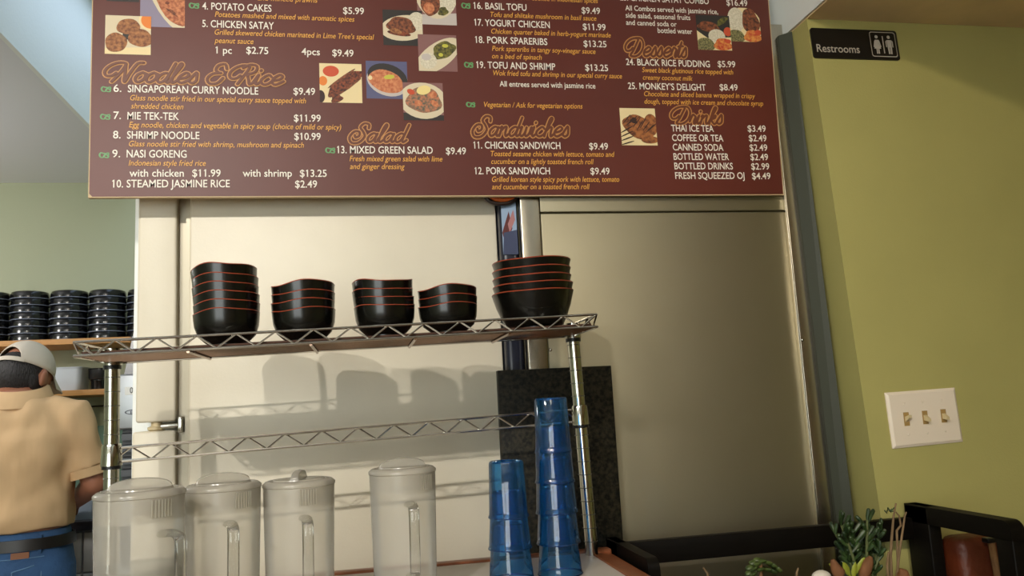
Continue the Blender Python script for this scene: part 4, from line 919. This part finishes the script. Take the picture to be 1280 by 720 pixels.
g = G(); write(g, '0', 162.5, 491.5, 166.5, .017, .01, Y=YA, dy=.002); g.build('label_print', black_plastic, ap, smooth=False)
oc = px(167, 515, YA); g = G()
no = 32; g.add([(oc.x+s*.024*math.cos(2*PI*j/no), YA-.0012, oc.z+s2_*.0075*math.sin(2*PI*j/no)) for s, s2_ in ((1, 1), (.84, .66)) for j in range(no)], [(j, (j+1) % no, no+(j+1) % no, no+j) for j in range(no)])
write(g, 'EL', 163, 517, 170.5, .0075, .02, Y=YA, dy=.0012); g.build('badge', mat('badge_dark', (40, 42, 60), 0.4), ap, smooth=False)

# ------------------------------------------------------------------ the person at the kitchen counter, seen from behind
PY = 3.10
pp = px(20, 600, PY); PO = Vector((pp.x, PY, 0))
pe = thing('person', PO, 'person in tan polo shirt, cream cap and jeans working with back turned', 'person')
skin = mat('skin', (176, 118, 92), 0.5, var=0.05, scale=12)
shirt_m = mat('tan_polo_cloth', (216, 180, 136), 0.85, var=0.05, scale=7, bump=1.0, bscale=6, stretch=(1.6, 1.6, 0.55))
jeans_m = mat('blue_denim', (60, 96, 142), 0.85, var=0.22, scale=7, bump=0.25, bscale=90)
hair_m = mat('dark_hair', (38, 34, 36), 0.55, var=0.4, scale=60, bump=0.5, bscale=80, stretch=(3, 3, 1))
cap_m = mat('cream_cap_cloth', (216, 204, 188), 0.8, bump=0.1, bscale=200); leather_b = mat('black_belt', (30, 26, 24), 0.4)
def ering(c, rx, ry, n=28, tilt=0.0, p=2.3):
    out = []
    for j in range(n):
        a = 2*PI*j/n; ca, sa = math.cos(a), math.sin(a)
        u = rx*math.copysign(abs(ca)**(2/p), ca); v = ry*math.copysign(abs(sa)**(2/p), sa)
        out.append((c[0]+u, c[1]+v, c[2]+v*tilt))
    return out
def remeshed(g, nm, m, vox, par, sm=6):
    o = g.build(nm, m, par, world=False)
    r = o.modifiers.new('r', 'REMESH'); r.mode = 'VOXEL'; r.voxel_size = vox; r.use_smooth_shade = True
    s_ = o.modifiers.new('s', 'SMOOTH'); s_.iterations = sm; s_.factor = 0.5
    return o
HR = Matrix.Rotation(math.radians(-22), 3, 'Z') @ Matrix.Rotation(math.radians(-22), 3, 'X')      # head turned right and bowed
HC = Vector((0.0, 0.050, 1.520))
def hd(p): return HC + HR @ Vector(p)
# body: one continuous surface
b = G()
tors = [((0, 0, .93), .165, .118), ((0, 0, 1.0), .160, .115), ((0, 0, 1.10), .158, .112), ((0, .005, 1.20), .172, .115), ((0, .01, 1.30), .178, .11), ((0, .012, 1.37), .155, .09), ((0, .015, 1.415), .095, .07), ((0, .02, 1.45), .062, .06)]
b.loft([ering(*t) for t in tors])
b.tube([(0, .015, 1.40), (0.002, .03, 1.45), (.004, .05, 1.50)], [.066, .060, .058], 20)                  # neck
b.ell(HC, (.077, .096, .112), 26, 18, HR)                                                               # skull
b.ell(hd((0, .035, -.062)), (.055, .060, .052), 20, 14, HR)                                               # jaw
b.ell(hd((0, .098, -.012)), (.013, .020, .024), 12, 8, HR)                                                # nose
b.ell(hd((0, .088, -.058)), (.024, .011, .008), 12, 8, HR)                                                # lips
b.ell(hd((-.03, .083, .018)), (.022, .012, .008), 12, 8, HR); b.ell(hd((.03, .083, .018)), (.022, .012, .008), 12, 8, HR)   # brows
for s in (-1, 1): b.ell(hd((s*.086, -.004, -.022)), (.010, .022, .034), 14, 10, HR @ Matrix.Rotation(s*.35, 3, 'Z'))
wr = {}
for s in (-1, 1):
    sh = Vector((s*.165, .01, 1.365)); el = Vector((s*.245, .03, 1.125)); wr_ = Vector((s*.115, .25, 1.045)) if s > 0 else Vector((-.10, .26, 1.05))
    b.tube([Vector((s*.10, .012, 1.37)), sh, sh.lerp(el, .5), el], [.06, .062, .050, .042], 18)
    b.ell(el, (.042, .042, .042), 16, 10)
    b.tube([el, el.lerp(wr_, .35), wr_], [.043, .040, .027], 16)
    dr = (wr_-el).normalized(); sd = dr.cross(Vector((0, 0, 1))).normalized()*s; up = Vector((0, 0, 1))
    b.ell(wr_+dr*.05, (.036, .042, .016), 16, 10, Matrix((sd, dr, up)).transposed())                      # palm
    for k_, (off, L) in enumerate(((-.027, .060), (-.009, .072), (.009, .074), (.027, .062))):
        f0 = wr_+dr*.075+sd*off; b.tube([f0, f0+dr*L*.45+up*.004, f0+dr*L*.75-up*.010, f0+dr*L*.92-up*.026], [.0095, .009, .0085, .007], 10)
    t0 = wr_+dr*.025-sd*.026; b.tube([t0, t0-sd*.022+dr*.022-up*.006, t0-sd*.026+dr*.052-up*.014], [.012, .010, .008], 10)
for s in (-1, 1):
    b.tube([(s*.085, 0, .95), (s*.092, .005, .75), (s*.095, .012, .50), (s*.095, -.01, .30), (s*.095, 0, .08)], [.092, .083, .058, .054, .038], 20)
    b.loft([ering((s*.10, yy, zz), ww, hh, 16) for yy, zz, ww, hh in ()]) if False else None
    b.ell((s*.10, .05, .04), (.045, .125, .038), 18, 10)
body = remeshed(b, 'body', skin, .006, pe, 4)
# eyes
for s in (-1, 1): G().ell(hd((s*.03, .086, .002)), (.012, .009, .009), 12, 8, HR).build('eye', mat('eye_white', (220, 214, 204), 0.3), pe, world=False)
# shirt with short sleeves
g = G()
sh_r = [((0, -.002, .985), .186, .140), ((0, -.004, 1.03), .187, .142), ((0, -.002, 1.10), .180, .132), ((0, .002, 1.20), .190, .131), ((0, .008, 1.30), .196, .124), ((0, .012, 1.365), .180, .105), ((0, .014, 1.41), .125, .085), ((0, .018, 1.445), .076, .070)]
g.loft([ering(*t) for t in sh_r])
for s in (-1, 1):
    g.tube([Vector((s*.10, .012, 1.375)), Vector((s*.17, .01, 1.362)), Vector((s*.205, .016, 1.27)), Vector((s*.228, .022, 1.175))], [.066, .072, .066, .066], 22)
so = remeshed(g, 'polo_shirt', shirt_m, .009, pe, 5)
tx_ = bpy.data.textures.new('cloth_folds', 'CLOUDS'); tx_.noise_scale = 0.13; tx_.noise_depth = 1
dm = so.modifiers.new('folds', 'DISPLACE'); dm.texture = tx_; dm.strength = 0.042; dm.mid_level = 0.5; dm.texture_coords = 'LOCAL'
g = G()
g.loft([ering((0, .016, 1.418), .104, .096, 30, .25), ering((.002, .022, 1.466), .082, .082, 30, .25), ering((.002, .022, 1.472), .074, .074, 30, .25), ering((0, .02, 1.43), .080, .074, 30, .25)], False, True)
g.build('collar', shirt_m, pe, world=False)
for s in (-1, 1):
    g = G(); d = Vector((s*.023, .006, -.095)).normalized(); e0_ = Vector((s*.2265, .0215, 1.18)); g.tube([e0_, e0_+d*.03], [.0685, .069], 26, cap=False); g.tube([e0_+d*.03, e0_], [.064, .064], 26, cap=False); g.build('sleeve_band', shirt_m, pe, world=False)
# jeans and belt
g = G(); g.loft([ering(*t) for t in (((0, 0, .80), .186, .138), ((0, 0, .86), .190, .142), ((0, 0, .925), .180, .134), ((0, 0, .985), .174, .128))])
for s in (-1, 1): g.tube([(s*.092, 0, .86), (s*.095, .003, .72), (s*.098, .01, .50), (s*.098, -.008, .28), (s*.098, .0, .07)], [.104, .100, .078, .073, .070], 22)
remeshed(g, 'jeans', jeans_m, .009, pe, 4)
g = G(); g.loft([ering((0, 0, z), rx, ry, 40) for z, rx, ry in ((.928, .190, .143), (.965, .187, .140), (.965, .180, .134), (.928, .183, .137))], False, True); g.build('belt', leather_b, pe, world=False)
g = G()
def onj(u, z, d=.003):    # a point on the seat of the jeans
    t = (.985-z)/(.985-.80); rx = .176+.013*t; ry = .130+.011*t; a = u/rx
    return (rx*math.sin(a)*1.0, -(ry+d)*max(0.0, 1-abs(math.sin(a))**2.3)**(1/2.3), z)
seam = mat('denim_seam', (104, 140, 178), 0.8)
pk = G()
for s in (-1, 1):
    for path in ([(.05, .865), (.14, .885)], [(.05, .865), (.055, .77), (.10, .745), (.145, .78), (.14, .885)]):
        pts = []
        for i in range(len(path)-1):
            for t in (0, .25, .5, .75): pts.append(onj(s*(path[i][0]+(path[i+1][0]-path[i][0])*t), path[i][1]+(path[i+1][1]-path[i][1])*t, .004))
        pk.tube(pts, .0018, 6)
    pk.tube([onj(s*u, .905-.0*u, .004) for u in [.0+.015*i for i in range(11)]], .0015, 6)
pk.build('pocket_stitching', seam, pe, world=False)
G().loft([[onj(u, z, .004) for u in (.045, .065, .085, .10)] + [onj(u, z, .0065) for u in (.10, .085, .065, .045)] for z in (.905, .925)]).build('leather_patch', mat('patch_tan', (150, 98, 66), 0.6), pe, world=False)
g = G()
for u in (-.07, .135): g.loft([[onj(u-.006, z, .012), onj(u+.006, z, .012), onj(u+.006, z, .004), onj(u-.006, z, .004)] for z in (.915, .975)])
g.build('belt_loop', jeans_m, pe, world=False)
for s in (-1, 1):
    g = G(); g.loft([ering((s*.10, .05+dy_, z), rx, ry, 22) for z, rx, ry, dy_ in ((0, .050, .145, 0), (.02, .052, .147, 0), (.06, .048, .13, -.01), (.10, .045, .075, -.05))]); g.build('shoe', mat('shoe_black', (28, 27, 28), 0.5), pe, world=False)
# hair and cap
g = G(); g.ell(hd((0, -.012, -.006)), (.0795, .092, .092), 28, 18, HR)
for s in (-1, 1): g.ell(hd((s*.066, -.012, -.035)), (.014, .038, .036), 14, 10, HR)
g.v = [v if (HR.inverted() @ (v-HC)).y < .045 else v + HR @ Vector((0, -.03, 0)) for v in g.v]
g.build('hair', hair_m, pe, world=False)
def dome(t, a, k_=1.0):   # cap crown: a dome tilted back to front, opening at the back for the strap
    return hd((.086*k_*math.sin(t)*math.cos(a), -.004+.104*k_*math.sin(t)*math.sin(a), .014+.106*k_*math.cos(t)))
g = G(); N = 48; rings = []
for i in range(0, 15):
    ring = []
    for j in range(N):
        a = 2*PI*j/N
        dback = abs(((a-1.5*PI+PI) % (2*PI))-PI)
        lim = 1.62
        if dback < .62: lim = 1.62-.55*math.sqrt(max(0, 1-(dback/.62)**2))
        ring.append(dome(.02+(lim-.02)*i/14, a))
    rings.append(ring)
g.loft(rings, cap=False); o = g.build('cap', cap_m, pe, world=False)
sd_ = o.modifiers.new('s', 'SOLIDIFY'); sd_.thickness = .003
cap_o = o
g = G()
pts = [1.5*PI-.75+1.5*i/16 for i in range(17)]
g.loft([[dome(1.50, a, 1.02), dome(1.64, a, 1.02), dome(1.64, a, .99), dome(1.50, a, .99)] for a in pts]); g.build('cap_strap', cap_m, cap_o, world=False)
g = G(); rings = []
for j in range(15):
    a = PI/2-1.05+2.1*j/14; e_ = dome(1.60, a); o2 = Vector((math.sin(a-PI/2)*-.062, .085*math.cos(a-PI/2)**.6 if math.cos(a-PI/2) > 0 else 0, -.012))
    l0 = HR.inverted() @ (e_-HC); l1 = Vector((l0.x*.92, l0.y+.075*max(0.15, math.cos(a-PI/2)), l0.z-.014-.02*abs(a-PI/2)))
    rings.append([hd(l0), hd(l1), hd(l1+Vector((0, 0, -.003))), hd(l0+Vector((0, 0, -.003)))])
g.loft(rings); g.build('cap_brim', cap_m, cap_o, world=False)
g = G().ell(dome(0, 0, 1.01), (.007, .007, .004), 12, 6); g.build('cap_button', cap_m, cap_o, world=False)
bpy.data.objects.remove(_dg_obj)
